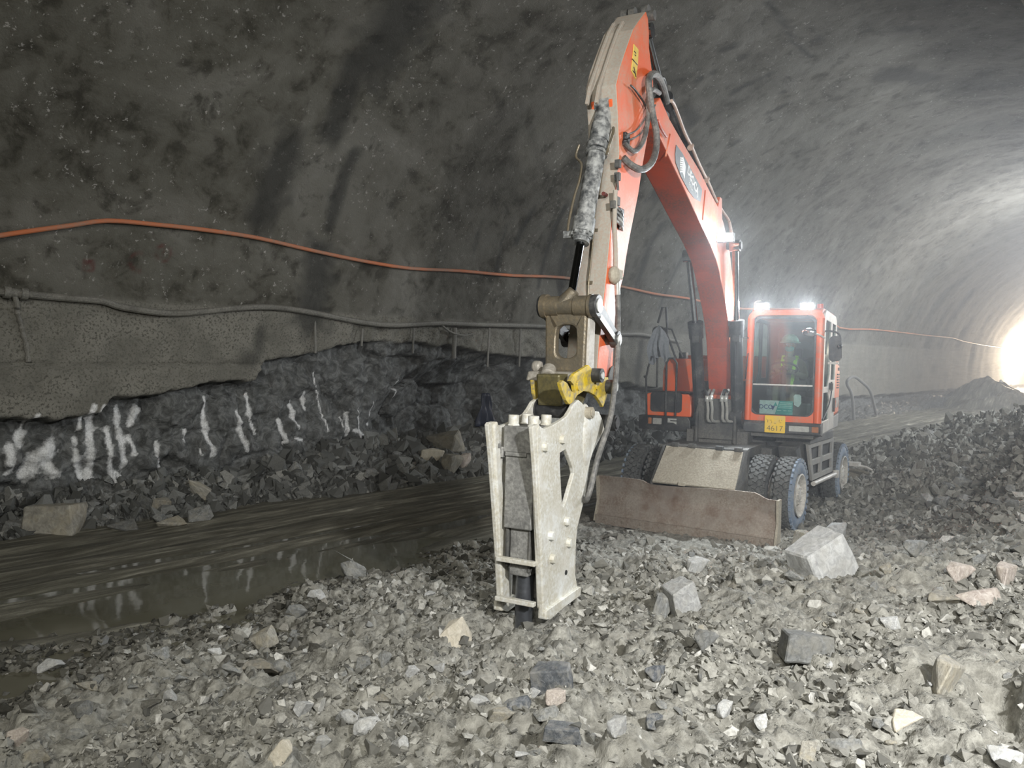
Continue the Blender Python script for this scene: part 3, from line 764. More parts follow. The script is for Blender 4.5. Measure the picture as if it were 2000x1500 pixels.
side_o = [(.99, 1.34), (.99, 2.95), (.93, 3.08), (.80, 3.13), (-.55, 3.13), (-.70, 3.08), (-.78, 2.95), (-.78, 1.34)]
side_h = [[(.84, 2.12), (.84, 2.93), (.78, 2.99), (.08, 2.99), (.08, 2.2), (.3, 2.02), (.8, 2.02)], [(.84, 1.93), (.25, 1.93), (.05, 1.8), (.05, 1.52), (.84, 1.52)], [(-.08, 2.99), (-.62, 2.99), (-.66, 2.93), (-.66, 2.12), (-.08, 2.12)]]
mb = MB(); mb.prism(side_o, 1.27, 1.30, side_h); sd = cpart(mb, 'door', M_white, .006, lab='pale dusty cab door')
mb = MB(); mb.prism(side_o, CL0, CL0+.03, [side_h[0], side_h[2]]); cpart(mb, 'cab_side', M_int, .006)
mb = MB(); mb.box((.02, 1.325, 2.02), (.12, .05, .10)); mb.box((.02, 1.33, 2.02), (.16, .02, .14)); mb.box((.35, 1.32, 2.6), (.05, .03, .2)); mb.box((-.55, 1.32, 1.72), (.05, .03, .22)); mb.tube([(.94, 1.31, 1.55), (.3, 1.33, 1.75), (0, 1.33, 1.95)], .010); mb.build('door_handle', M_blk, cab)
mb = MB(); mb.prism(rrect(.07, 1.51, .85, 3.0, .03), 1.283, 1.289); mb.prism(rrect(-.67, 2.1, -.07, 3.0, .03), 1.283, 1.289); mb.prism(rrect(.07, 2.0, .85, 3.0, .03), CL0+.012, CL0+.018)
cpart(mb, 'side_glass', M_glass)
mb = MB(); mb.prism(rrect(.31, 1.58, 1.19, 3.03, .11), .962, .968, plane='lz'); ws = cpart(mb, 'windshield', M_glass)
mb = MB(); mb.prism(rrect(.31, 1.575, 1.19, 3.03, .115), .955, .985, [rrect(.335, 1.60, 1.165, 3.0, .10)], plane='lz'); cpart(mb, 'windshield_seal', M_blk)
mb = MB(); mb.box((.965, .75, 2.03), (.012, .86, .022)); cpart(mb, 'windshield_bar', M_fit)
mb = MB(); mb.prism([(1.0, 3.06), (.93, 3.13), (.75, 3.16), (-.6, 3.17), (-.72, 3.12), (-.78, 3.06)], CL0+.04, CL1-.03); mb.prism([(.95, 3.05), (.85, 3.10), (-.6, 3.10), (-.75, 3.05)], CL0+.0, CL1); cpart(mb, 'roof', M_or2, .02)
mb = MB(); mb.prism(rrect(CL0, 1.34, CL1, 3.08, .06), -.80, -.77, [rrect(.40, 2.15, 1.13, 2.95, .06)], plane='lz'); mb.box((.1, .76, 1.37), (1.75, 1.04, .06)); cpart(mb, 'cab_rear', M_int)
mb = MB(); mb.prism(rrect(.40, 2.15, 1.13, 2.95, .06), -.79, -.785, plane='lz'); cpart(mb, 'rear_glass', glass('dark glass', (.25, .28, .27), .05))
# interior: seat, console, steering wheel
mb = MB(); mb.box((-.18, .70, 1.78), (.5, .5, .14)); mb.box((-.42, .70, 2.12), (.13, .48, .62), Matrix.Rotation(-.12, 3, 'Y')); mb.box((-.48, .70, 2.52), (.1, .28, .18)); mb.box((-.18, .70, 1.58), (.36, .36, .3)); mb.build('seat', M_int, cab, .03)
mb = MB(); mb.box((.0, .48, 1.9), (.45, .14, .10)); mb.box((.0, 1.06, 1.9), (.45, .14, .10)); mb.cyl((.2, .48, 1.9), (.25, .48, 2.12), .018); mb.cyl((.2, 1.06, 1.9), (.25, 1.06, 2.12), .018); mb.ball((.25, .48, 2.14), .032); mb.ball((.25, 1.06, 2.14), .032); mb.build('control_console', M_int, cab, .01)
mb = MB(); mb.cyl((.62, .70, 1.4), (.48, .70, 2.25), .05, .035); c_ = Vector((.47, .70, 2.28)); ax = Vector((-.45, 0, .9)).normalized(); u_, w_ = perp(ax)
mb.tube([c_+(u_*math.cos(2*PI*k/28)+w_*math.sin(2*PI*k/28))*.19 for k in range(29)], .016, smooth=False)
for k in range(3): mb.cyl(c_, c_+(u_*math.cos(2*PI*k/3+.5)+w_*math.sin(2*PI*k/3+.5))*.19, .012)
mb.cyl(c_-ax*.03, c_+ax*.02, .05); mb.build('steering_wheel', M_int, cab)
mb = MB(); mb.box((.75, .76, 1.62), (.3, .7, .3)); mb.box((.55, .95, 2.02), (.10, .2, .16)); mb.build('dashboard', M_int, cab, .02)
# bumper with head lamps and the number plate
mb = MB(); mb.prism([(.80, 1.30), (1.03, 1.33), (1.045, 1.46), (1.0, 1.50), (.80, 1.50)], CL0-.01, CL1+.01); cpart(mb, 'bumper', dirty('black bumper', (.06, .063, .068), (.15, .15, .14), .45, 5, .5), .012, sh=False)
def headlamp(l0, z0, l1, z1, t_, par, sgn):
    mb = MB(); mb.prism(rrect(l0, z0, l1, z1, .012), t_-.02, t_+.012, [rrect(l0+.02, z0+.02, l1-.02, z1-.02, .008)], plane='lz'); mb.prism(rrect(l0, z0, l1, z1, .012), t_-.03, t_-.02, plane='lz')
    h = mb.build('head_lamp', M_blk, par)
    a, b = (l0+.03, l0+(l1-l0)*.66) if sgn > 0 else (l0+(l1-l0)*.38, l1-.03)
    mb = MB(); mb.prism(rrect(a, z0+.025, b, z1-.025, .01), t_-.015, t_+.004, plane='lz'); mb.build('lamp_lens', plain('lamp reflector', (.75, .76, .72), .15, .6), h)
    a, b = (l0+(l1-l0)*.74, l1-.03) if sgn > 0 else (l0+.03, l0+(l1-l0)*.30)
    mb = MB(); mb.prism(rrect(a, z0+.025, b, z1-.025, .008), t_-.015, t_+.002, plane='lz'); mb.build('indicator', plain('amber lens', (.35, .14, .06), .3), h)
a = PF(1536, 848, 1.05); b = PF(1605, 823, 1.05); headlamp(a[0], 1.345, b[0]-.01, 1.475, 1.05, cab, 1)
a = PF(1493, 844, 1.06); b = PF(1534, 815, 1.06)
mb = MB(); mb.prism(rrect(a[0], a[1], b[0], b[1]+.015, .012), 1.058, 1.064, plane='lz'); npl = mb.build('number_plate', M_plate, cab); npl['label'] = 'yellow number plate with worn black digits'
cx = (a[0]+b[0])/2; cz_ = (a[1]+b[1])/2; M_ink = plain('plate ink', (.03, .03, .03), .6); hgt = b[1]-a[1]
text('4617', 'plate_digits', M_ink, npl, axes((1.066, cx, cz_-hgt*.24), (0, 1, 0), (0, 0, 1)), .115, .001, bold=-.002)
mb = MB()
for k, (dx, dz_, w_, h_) in enumerate(((-.10, .06, .012, .04), (-.06, .075, .03, .008), (-.045, .045, .008, .03), (.0, .03, .03, .008), (.06, .07, .008, .03), (.075, .045, .025, .008), (.09, .08, .008, .012), (-.12, .085, .012, .008))): mb.box((1.065, cx+dx, cz_+dz_-.01), (.002, w_, h_))
mb.build('worn_marks', plain('worn ink', (.45, .28, .03), .6), npl)
# banner behind the windshield
a = PF(1482, 808, .97); b = PF(1548, 784, .97); M_tl = plain('teal print', (.03, .42, .40), .4); M_pap = plain('white print', (.78, .82, .84), .45); M_navy = plain('navy print', (.03, .06, .25), .4); M_blu = plain('blue print', (.10, .20, .48), .4)
T1 = .935
mb = MB(); mb.prism([a, (b[0]-.0, a[1]), b, (a[0], b[1])], T1-.004, T1, plane='lz'); bn = mb.build('banner', M_pap, ws); bn['label'] = 'white and teal company banner'
W_ = b[0]-a[0]; H_ = b[1]-a[1]
mb = MB(); mb.prism([(a[0]+W_*.47, a[1]+.0), (b[0], a[1]), b, (a[0]+W_*.60, b[1])], T1, T1+.002, plane='lz'); mb.build('banner_panel', M_tl, bn)
text('DCC', 'banner_letters', M_navy, bn, axes((T1+.003, a[0]+W_*.19, a[1]+H_*.52), (0, 1, 0), (0, 0, 1)), .086, .001, bold=.001)
mb = MB(); c0 = a[0]+W_*.41; mb.prism([(c0-.03, a[1]+H_*.62), (c0+.03, a[1]+H_*.62), (c0, a[1]+H_*.28)], T1+.001, T1+.003, plane='lz'); mb.build('banner_mark', M_navy, bn)
mb = MB(); mb.prism([(c0+.005, a[1]+H_*.62), (c0+.065, a[1]+H_*.62), (c0+.035, a[1]+H_*.9)], T1+.001, T1+.003, plane='lz'); mb.build('banner_mark', M_tl, bn)
mb = MB()
for k, (x0, x1, zz_) in enumerate(((.62, .97, .86), (.60, .97, .74), (.58, .97, .62), (.56, .97, .5), (.54, .66, .3), (.72, .82, .3), (.86, .97, .3))): mb.box((T1+.003, a[0]+W_*(x0+x1)/2, a[1]+H_*zz_), (.002, W_*(x1-x0), H_*.05))
mb.build('banner_lines', plain('pale teal print', (.45, .80, .78), .4), bn, split=False)
mb = MB(); mb.box((T1, a[0]+W_*.7, a[1]-.022), (.004, W_*.6, .035)); mb.box((T1, a[0]+W_*.2, a[1]-.02), (.004, W_*.3, .015)); mb.build('banner_strip', M_blu, bn)
a = PF(1550, 795, .97); b = PF(1565, 771, .97); mb = MB(); mb.prism([(a[0], a[1]+.03), (a[0]+.05, a[1]), (b[0]-.03, a[1]+.005), (b[0], a[1]+.06), (b[0]-.005, b[1]-.02), (b[0]-.03, b[1]), (a[0]+.01, b[1]), (a[0]-.01, b[1]-.03)], T1-.003, T1, plane='lz'); mb.build('paper_notice', M_pap, ws)
# mirrors
mb = MB(); mb.tube([PF3(1611, 660, 1.0), PF3(1600, 654, 1.08), PF3(1592, 652, 1.15)], .012); mm = mb.build('mirror', M_white, cab); c_ = PF3(1581, 649, 1.18)
mb = MB(); mb.ball(c_, .10, 14, (.35, 1.0, .62)); mb.build('mirror_glass', M_chr, mm); mm['label'] = 'small oval mirror on an arm'
mb = MB(); mb.tube([PF3(x, y, .88) for x, y in ((1606, 647), (1622, 647), (1635, 650), (1641, 658), (1642, 675), (1642, 700))], .014); m2 = mb.build('mirror', M_blk, cab, 0)
c0 = PF(1633, 680, .85)
mb = MB(); mb.prism(rrect(c0[0]-.09, c0[1]-.19, c0[0]+.07, c0[1]+.17, .06), .84, .90, plane='lz'); mb.ball((.90, c0[0]+.05, c0[1]+.02), .035); mb.build('mirror_housing', M_blk, m2)
mb = MB(); mb.box((.82, c0[0]-.03, c0[1]-.215), (.1, .14, .03)); mb.build('mirror_base', M_white, m2)
# roof lights
def worklight(c, M=None, par=ex, sx=.10, lit=True):
    c = Vector(c); mb = MB(); mb.prism([(x, y) for x, y in rrect(c.y-sx, c.z-.055, c.y+sx, c.z+.055, .02)], c.x-.08, c.x, plane='lz'); mb.cyl(c+Vector((-.04, 0, -.13)), c+Vector((-.04, 0, -.04)), .012)
    o = mb.build('work_light', M_blk, par, .006); mb = MB(); mb.prism([(x, y) for x, y in rrect(c.y-sx+.012, c.z-.045, c.y+sx-.012, c.z+.045, .015)], c.x, c.x+.008, plane='lz'); mb.build('light_lens', M_lit, o); return o
LAMPS = []
for px in (1489, 1577):
    a = PF(px, 598, .93); c_ = Vector((.93, a[0], a[1])); worklight(c_, par=cab); LAMPS.append(c_)
mb = MB(); mb.tube([(.86, .30, 3.08), (.88, .31, 3.24), (.88, .40, 3.27)], .009); mb.build('lamp_guard', M_fit, cab)
mb = MB(); mb.cyl((-.2, 1.1, 3.17), (-.2, 1.1, 3.30), .05); mb.build('beacon', plain('red beacon', (.6, .08, .04), .3), cab)
mb = MB(); mb.tube([PF3(1458, 640, 1.03), PF3(1449, 658, 1.06), PF3(1462, 660, 1.0)], .008); mb.tube([PF3(1461, 690, 1.02), PF3(1456, 740, 1.02)], .009); mb.build('wiper', M_blk, cab)

# ------------------------------------------------ right front: tool box, tank, rails
a = PF(1262, 808, 1.0); b = PF(1350, 766, 1.0)
mb = MB(); mb.prism([(-1.30, 1.49), (-.56, 1.49), (-.56, 1.80), (-.62, 1.84), (-1.26, 1.84), (-1.30, 1.80)], .25, .98, plane='lz'); bx = mb.build('tool_locker', M_or, ex, .02)
a = PF(1270, 803, 1.0); b = PF(1332, 769, 1.0)
mb = MB(); mb.prism(rrect(a[0], a[1], b[0], b[1]+.01, .05), .98, 1.0, plane='lz'); mb.box((1.0, (a[0]+b[0])/2+.1, (a[1]+b[1])/2+.05), (.03, .16, .08)); mb.box((1.0, (a[0]+b[0])/2+.1, (a[1]+b[1])/2-.06), (.02, .16, .03)); mb.build('locker_door', M_blk, bx)
mb = MB(); mb.prism([(-1.24, 1.84), (-.42, 1.84), (-.42, 2.40), (-1.12, 2.40), (-1.2, 2.34), (-1.24, 2.2)], -.85, .30, plane='lz'); mb.build('fuel_tank', M_or, ex, .03)
mb = MB(); mb.prism([(-1.28, 1.36), (-.45, 1.36), (-.45, 2.45), (-1.28, 2.45)], -1.0, -.85, plane='lz'); mb.build('pump_cover', M_or2, ex, .03)
mb = MB(); mb.prism([(-1.38, 1.27), (-.56, 1.27), (-.56, 1.42), (-.60, 1.49), (-1.38, 1.49)], .85, 1.04, plane='lz'); mb.box((.7, -.95, 1.86), (.6, .75, .02)); fs = mb.build('front_bumper', M_blk, ex, .01)
a = PF(1262, 830, 1.05); b = PF(1296, 814, 1.05); headlamp(a[0], a[1], b[0], b[1], 1.045, fs, -1)
a = PF(1304, 829, 1.05); b = PF(1321, 817, 1.05); cx = (a[0]+b[0])/2; cz_ = (a[1]+b[1])/2
mb = MB(); mb.prism([(cx-.07, cz_+.045), (cx+.07, cz_+.045), (cx+.07, cz_+.02), (cx-.03, cz_+.02), (cx-.03, cz_+.0), (cx+.07, cz_+.0), (cx+.07, cz_-.045), (cx+.02, cz_-.02), (cx-.07, cz_-.02)], 1.042, 1.048, plane='lz'); mb.build('emblem', M_fit, fs)
mb = MB(); q = lambda l, t_: [PF3(x, y, t_) for x, y in l]
mb.tube(q([(1263, 812), (1262, 737), (1266, 718), (1273, 696), (1284, 700), (1283, 756), (1265, 757)], 1.0), .016, smooth=False); mb.tube([PF3(1263, 735, 1.0), PF3(1258, 736, 1.0)], .02, smooth=False)
mb.build('handrail', M_blk, ex)
mb = MB(); mb.tube(q([(1300, 812), (1302, 709), (1307, 700), (1316, 700), (1322, 709), (1319, 812)], 1.03), .017, smooth=False); mb.build('handrail', M_blk, ex)
mb = MB(); mb.tube(q([(1285, 631), (1294, 600), (1301, 600), (1303, 641), (1303, 699)], .95), .018, smooth=False); mb.tube(q([(1302, 642), (1312, 643), (1333, 697)], .95), .014, smooth=False); mb.tube(q([(1298, 640), (1320, 700)], .95), .017, smooth=False)
ms_ = mb.build('mirror', M_blk, ex); ms_['label'] = 'mirror on a black tube stand'
c0 = PF(1286, 667, .95); mb = MB(); mb.prism(rrect(c0[0]-.10, c0[1]-.24, c0[0]+.10, c0[1]+.24, .08), .93, .97, plane='lz'); mb.build('mirror_housing', M_blk, ms_)
a = PF3(1335, 693, .2); mb = MB(); mb.box((.2, a.y, 2.44), (.12, .12, .12)); mb.cyl((.26, a.y-.02, 2.47), (.29, a.y-.02, 2.47), .035); mb.build('camera_box', M_blk, ex)

# ------------------------------------------------ boom
def avg(p, q): return ((p[0]+q[0])/2, (p[1]+q[1])/2)
BW = .175
low = [(5.33, 4.47), (4.50, 4.215), (3.33, 3.80), (2.62, 3.38), (2.2, 2.85), (1.98, 2.45), (1.80, 2.04)]
low = []
for x, y in ((1292, 274), (1312, 317), (1335, 365), (1352, 402), (1369, 438), (1387, 476), (1399, 507), (1405, 530), (1412, 565), (1419, 603), (1424, 640), (1427, 680), (1428, 720)): low.append(P(x, y, BW))
foot = [(low[-1][0]-.15, 1.85), (1.15, 1.62), (.72, 1.55), (.52, 1.66), (.5, 1.85), (.62, 2.05)]
up = [P(x, y, BW) for x, y in ((1308, 232), (1325, 262), (1340, 288), (1367, 333), (1387, 374), (1403, 404), (1414, 436))]
elb = up[-1]
up = up+[(elb[0]-.42, elb[1]-.32), (elb[0]-.72, elb[1]-.75), (1.05, 2.75)]
tip = [P(1290, 190, BW), P(1281, 200, BW), P(1276, 222, BW), P(1280, 250, BW)]
prof_b = tip+low+foot+up[::-1]
boom = MB(); boom.prism(prof_b, BC-BW, BC+BW)
boom = boom.build('boom', M_or2, ex, .012); boom['label'] = 'orange boom bent at the elbow'
boom.data.materials.append(M_belly)  # underside faces take the shaded copy of the orange
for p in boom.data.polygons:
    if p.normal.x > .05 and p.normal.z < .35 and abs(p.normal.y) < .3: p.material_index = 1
mb = MB()  # edge flange and weld seams on the left side
for a, b in (((1308, 262), (1300, 306)), ((1372, 430), (1377, 372))): mb.tube([P3(*a, BW+.0), P3(*b, BW+.0)], .010, smooth=False)
mb.build('weld_seam', M_or2, boom)
# logo panel
lg = [P(x, y, BW+.006) for x, y in ((1321, 283), (1319, 300), (1320, 318), (1330, 345), (1345, 373), (1356, 387), (1368, 394), (1370, 382), (1371, 370), (1360, 350), (1345, 322), (1333, 300))]
mb = MB(); mb.prism(lg, BC+BW+.002, BC+BW+.008); lgo = mb.build('logo_panel', plain('grey decal', (.12, .15, .17), .4), boom); lgo['label'] = 'dark grey panel lettered DEOCA GROUP'
M_lt = plain('decal white', (.80, .82, .82), .4)
a = P3(1346, 336, BW+.01); b = P3(1361, 372, BW+.01); dx = (b-a).normalized(); upv = Vector((0, 1, 0)).cross(dx); upv = upv if upv.z > 0 else -upv
o = text('DEOCA', 'logo_letters', M_lt, lgo, axes((a+b)/2, dx, upv), (b-a).length*.39, .002, bold=.003)
a2 = P3(1344, 354, BW+.01); b2 = P3(1354, 376, BW+.01); text('G R O U P', 'logo_letters', M_lt, lgo, axes((a2+b2)/2, dx, upv), (b2-a2).length*.15, .002)
mb = MB(); mb.prism([P(x, y, BW+.01) for x, y in ((1334, 306), (1338, 320), (1339, 326), (1337, 350), (1333, 336), (1333, 318))], BC+BW+.008, BC+BW+.012)
for k in range(7):
    a = P3(1333, 309+k*4.2, BW+.01); b = P3(1328.5, 308+k*4.4, BW+.01); mb.tube([a, b], .010, smooth=False, n=4)
mb.build('logo_mark', M_lt, lgo, split=False)
# steel pipes and hoses running over the back of the boom
for k, (dl, dd) in enumerate(((.02, 0), (.10, 0))):
    mb = MB(); pts = [(1311, 197), (1317, 206), (1327, 232), (1338, 262), (1350, 285), (1362, 313), (1374, 338), (1386, 362), (1397, 388), (1411, 412), (1424, 432), (1429, 455)]
    mb.tube([P3(x, y-dd, BW-.04-dl) for x, y in pts], .020); 
    for x, y in ((1349, 287), (1380, 351)): c_ = P3(x, y-dd, BW-.04-dl); mb.cyl(c_+Vector((.03, 0, -.02)), c_-Vector((.03, 0, -.02)), .034)
    mb.build('hydraulic_pipe', M_pipe, boom)
mb = MB(); mb.tube([P3(1424, 432, BW), P3(1430, 470, BW), P3(1436, 540, BW), P3(1441, 600, BW), P3(1443, 640, .25)], .02); mb.build('hydraulic_pipe', M_pipe, boom)
# boom lights on the left flank
a = P3(1416, 463, .30); mb = MB(); mb.box(a+Vector((-.06, 0, 0)), (.08, .22, .12)); mb.box(a+Vector((-.05, -.12, -.03)), (.05, .12, .03)); wl_ = mb.build('work_light', M_blk, boom, .008)
mb = MB(); mb.box(a+Vector((-.012, 0, 0)), (.02, .20, .10)); mb.build('light_lens', M_lit, wl_); LAMPS.append(a+Vector((.0, 0, 0)))
# arm cylinder over the boom
A0 = P3(1388, 398, 0); A1 = P3(1297, 196, 0); A2 = P3(1262, 62, 0)
mb = MB(); mb.cyl(A0, A1, .095, n=28); mb.cyl(A1-(A1-A0).normalized()*.1, A1+(A1-A0).normalized()*.03, .11, n=28); mb.ball(A0, .10); ac = mb.build('arm_cylinder', M_blk, ex)
mb = MB(); mb.cyl(A1, A2, .045, n=20); mb.cyl(A2+Vector((0, -.07, 0)), A2+Vector((0, .07, 0)), .08); mb.build('piston_rod', M_chr, ac)
mb = MB(); mb.prism([(A0.x-.15, A0.z-.5), (A0.x+.25, A0.z-.25), (A0.x+.06, A0.z+.07), (A0.x-.06, A0.z+.07)], BC-.14, BC-.10); mb.prism([(A0.x-.15, A0.z-.5), (A0.x+.25, A0.z-.25), (A0.x+.06, A0.z+.07), (A0.x-.06, A0.z+.07)], BC+.10, BC+.14); mb.build('cylinder_bracket', M_or2, boom)
# boom lift cylinders
for sg in (-1, 1):
    dl = sg*.29; lt = BC+dl
    if sg < 0: pts = [(1345, 500), (1358, 632), (1368, 815)]
    else: pts = [(1436, 480), (1438, 628), (1440, 815)]
    T_, K_, B_ = [P3(x, y, dl) for x, y in pts]
    T_.y = K_.y = B_.y = lt
    mb = MB(); d = (T_-B_).normalized(); mb.cyl(B_, K_, .088, n=28); mb.cyl(K_-d*.22, K_, .105, n=28); mb.cyl(K_-d*.06, K_+d*.02, .112, n=28); mb.cyl(B_+Vector((0, -.08, 0)), B_+Vector((0, .08, 0)), .12); mb.cyl(K_-d*.30+Vector((.09,0,.0)), B_+d*.25+Vector((.11, 0, 0)), .014)
    mb.box(K_-d*.25+Vector((.09, .02, 0)), (.08, .1, .1)); bc = mb.build('boom_cylinder', M_blk, ex)
    mb = MB(); mb.cyl(K_, T_, .042, n=20); mb.cyl(T_+Vector((0, -.07, 0)), T_+Vector((0, .07, 0)), .085); mb.build('piston_rod', M_chr, bc)
Tm = P3(1436, 480, .29); mb = MB(); mb.cyl((Tm.x, BC-.38, Tm.z), (Tm.x, BC+.38, Tm.z), .055); mb.cyl((.75, BC-.26, 1.75), (.75, BC+.26, 1.75), .09); mb.build('pivot_pin', M_blk, boom)
# hoses between the boom foot and the cylinders
for i, (x, y) in enumerate(((1381, 778), (1389, 778), (1410, 778), (1418, 778))):
    a = PF3(x, y, 1.35); b = PF3(x+3, 822, 1.35); mb = MB(); mb.tube([a+Vector((-.15, 0, .12)), a+Vector((-.02, 0, .05)), a, PF3(x+2, 800, 1.37), b, b+Vector((-.2, .12, .0))], .022); h = mb.build('hydraulic_hose', dirty('grey hose', (.22, .225, .21), (.33, .32, .29), .5, 8, .6), ex)
    mb = MB(); mb.cyl(a+Vector((0, 0, -.05)), a+Vector((0, 0, .04)), .032, n=8); mb.build('hose_fitting', M_fit, h)
for sg in (-1, 1):
    x0 = 1372 if sg < 0 else 1421
    mb = MB(); mb.tube([PF3(x0, 765, 1.3), PF3(x0+6*sg*-1, 762, 1.35), PF3(1383 if sg < 0 else 1413, 772, 1.37)], .02); mb.build('hydraulic_hose', M_blk, ex)

# ------------------------------------------------ stick
SW = .15
fr = [(1247, 42), (1237, 57), (1222, 100), (1212, 130), (1204, 165), (1208, 235), (1210, 300), (1205, 350), (1200, 385), (1194, 440), (1189, 493), (1184, 544), (1180, 580), (1176, 620), (1171, 660), (1167, 713), (1166, 738)]
re = [(1262, 22), (1266, 36), (1268, 64), (1268, 93), (1272, 125), (1276, 160), (1276, 200), (1270, 240), (1264, 275), (1256, 320), (1247, 380), (1239, 420), (1231, 460), (1224, 500), (1218, 540), (1208, 580), (1202, 620), (1199, 680), (1196, 735)]
sf = [P(x, y, SW) for x, y in fr]; sr = [P(x, y, SW) for x, y in re]
stick = MB(); stick.prism(sf+sr[::-1], BC-SW, BC+SW)
stick = stick.build('stick', M_or2, ex, .01); stick['label'] = 'orange stick with a dusty grey front face'
stick.data.materials.append(M_stick)
for p in stick.data.polygons:
    if p.normal.x > .15 and abs(p.normal.y) < .3: p.material_index = 1
# box plate with side cheeks at the head of the stick
hd = [P(x, y, SW) for x, y in ((1246, 40), (1237, 58), (1224, 95), (1213, 130), (1202, 165), (1196, 200))]
mb = MB(); hp2 = [(p[0]+.035, p[1]+.01) for p in hd]; mb.prism(hd+hp2[::-1], BC+SW-.16, BC+SW-.13); mb.prism(hd+hp2[::-1], BC-SW+.05, BC-SW+.08)
mb.build('head_rib', M_stick, stick, .006)
mb = MB()
for dl in (-.12, -.04, .10): c_ = P3(1250, 32, 0); mb.cyl((c_.x+.1, BC+dl-.03, c_.z-.02), (c_.x+.1, BC+dl+.03, c_.z-.02), .07)
c_ = P3(1260, 33, .1); mb.cyl((c_.x, BC-.2, c_.z), (c_.x, BC+.2, c_.z), .05); mb.build('head_pin', M_dk, stick)
w1 = [P(x, y, SW+.005) for x, y in ((1238, 86), (1247, 97), (1246, 124), (1242, 155), (1233, 138), (1236, 110))]
mb = MB(); mb.prism(w1, BC+SW+.001, BC+SW+.006); wd = mb.build('warning_decal', plain('yellow decal', (.75, .55, .12), .4), stick)
mb = MB(); 
for (x, y, x2, y2) in ((1235, 115, 1245, 127), (1236, 138, 1241, 144), (1238, 131, 1242, 150), (1240, 107, 1242, 109), (1239, 100, 1242, 104)): mb.tube([P3(x, y, SW+.009), P3(x2, y2, SW+.009)], .005, n=4, smooth=False)
mb.build('decal_marks', M_ink, wd, split=False)
# bucket cylinder bracket on the front of the stick
mb = MB(); b0 = P(1206, 185, .07); b1 = P(1203, 300, .07); pv = P(1200, 205, 0); pv = (P(1182, 205, 0)[0], P(1182, 205, 0)[1])
for dl in (-.085, .085): mb.prism([(b0[0]-.1, b0[1]+.12), (pv[0]+.02, pv[1]+.12), (pv[0]+.10, pv[1]), (pv[0]+.04, pv[1]-.12), (b1[0]-.05, b1[1]+.2)], BC+dl-.018, BC+dl+.018)
mb.cyl((pv[0], BC-.13, pv[1]), (pv[0], BC+.13, pv[1]), .06); mb.build('cylinder_lug', M_or2, stick, .006)
mb = MB(); c_ = P3(1228, 270, SW); 
for (x, y) in ((1206, 345), (1207, 320), (1198, 400)): mb.box(P3(x, y, SW+.02), (.05, .05, .07))
mb.box(P3(1208, 393, SW+.006), (.07, .012, .08)); mb.build('mounting_block', M_dk, stick, .004)
mb = MB(); mb.box(P3(1213, 428, SW+.012), (.13, .02, .20)); mb.build('valve_plate', M_blk, stick, .01)
mb = MB()
for k in range(4): a = P3(1212, 415+k*9, SW+.03); mb.tube([a+Vector((.10, -.02, .05)), a+Vector((.05, .02, .0)), a+Vector((-.02, .01, -.03))], .014)
mb.build('hydraulic_hose', M_cyl, stick)
# twin grease pipes down the front of the stick
for dx in (0, 5):
    mb = MB(); mb.tube([P3(x+dx, y, 0)+Vector((0.0, .0, 0)) for x, y in ((1172, 330), (1165, 390), (1160, 450), (1154, 510), (1149, 560), (1147, 620), (1141, 660), (1138, 700))], .008)
    for x, y in ((1163, 450), (1152, 552)): mb.box(P3(x+dx, y, 0), (.02, .05, .03))
    o = mb.build('grease_pipe', M_link, stick)
# keep those pipes just clear of the front plate
mb = MB(); c1 = P3(1187, 425, SW-.04); 
for (x, y, r) in ((1186, 425, .045), (1180, 379, .018), (1183, 442, .02)): c_ = P3(x, y, SW-.07); mb.cyl(c_+Vector((-.05, 0, 0)), c_+Vector((.02, 0, 0)), r, n=20)
mb.build('plug', plain('dark red plug', (.12, .03, .025), .6), stick)
# bucket cylinder
q = [P3(x, y, -.0) for x, y in ((1179, 215), (1172, 236), (1169, 270), (1171, 281), (1165, 313), (1147, 385), (1139, 432), (1133, 462), (1131, 480), (1127, 487), (1113, 573))]
K0 = Vector((pv[0], BC, pv[1])); K3 = P3(1112, 598, 0); dK = (K3-K0).normalized(); Lk = (K3-K0).length
def kp(y): # point on the cylinder axis at image height y
    best = min((abs((K0+dK*Lk*i/200).z-P3(1150, y, 0).z), i) for i in range(201)); return K0+dK*Lk*best[1]/200
mb = MB(); a = kp(472)
mb.cyl(K0, a, .082, n=28); mb.cyl(kp(225), kp(262), .09, n=28); mb.cyl(kp(272), kp(284), .105, n=28); mb.cyl(kp(288), kp(292), .10, n=28); mb.cyl(kp(432), kp(462), .098, n=28); mb.cyl(kp(462), kp(482), .075, n=28)
for k in range(10):
    an = 2*PI*k/10; u_, w_ = perp(dK); c_ = kp(462)+(u_*math.cos(an)+w_*math.sin(an))*.085; mb.cyl(c_, c_+dK*.03, .014, n=6)
mb.cyl(K0+Vector((0, -.07, 0)), K0+Vector((0, .07, 0)), .10); mb.box(kp(462)+Vector((0, -.13, 0)), (.05, .08, .06)); bkc = mb.build('bucket_cylinder', M_cyl, ex); bkc['label'] = 'dusty bucket cylinder on the front of the stick'
mb = MB(); mb.cyl(kp(475), K3, .036, n=20); mb.build('piston_rod', plain('dark chrome rod', (.10, .105, .11), .12, 1), bkc)
mb = MB(); mb.tube([kp(235)+Vector((0, .12, .0)), kp(250)+Vector((.03, .14, 0)), kp(280)+Vector((.05, .13, .0)), kp(292)+Vector((0, .1, 0))], .013); mb.tube([kp(278)+Vector((0, -.18, .05)), kp(290)+Vector((0, -.20, 0)), kp(310)+Vector((0, -.13, 0)), kp(345)+Vector((0, -.12, 0)), kp(380)+Vector((0, -.14, 0)), kp(430)+Vector((0, -.15, 0)), kp(462)+Vector((0, -.14, 0))], .012); mb.build('grease_pipe', M_link, bkc)
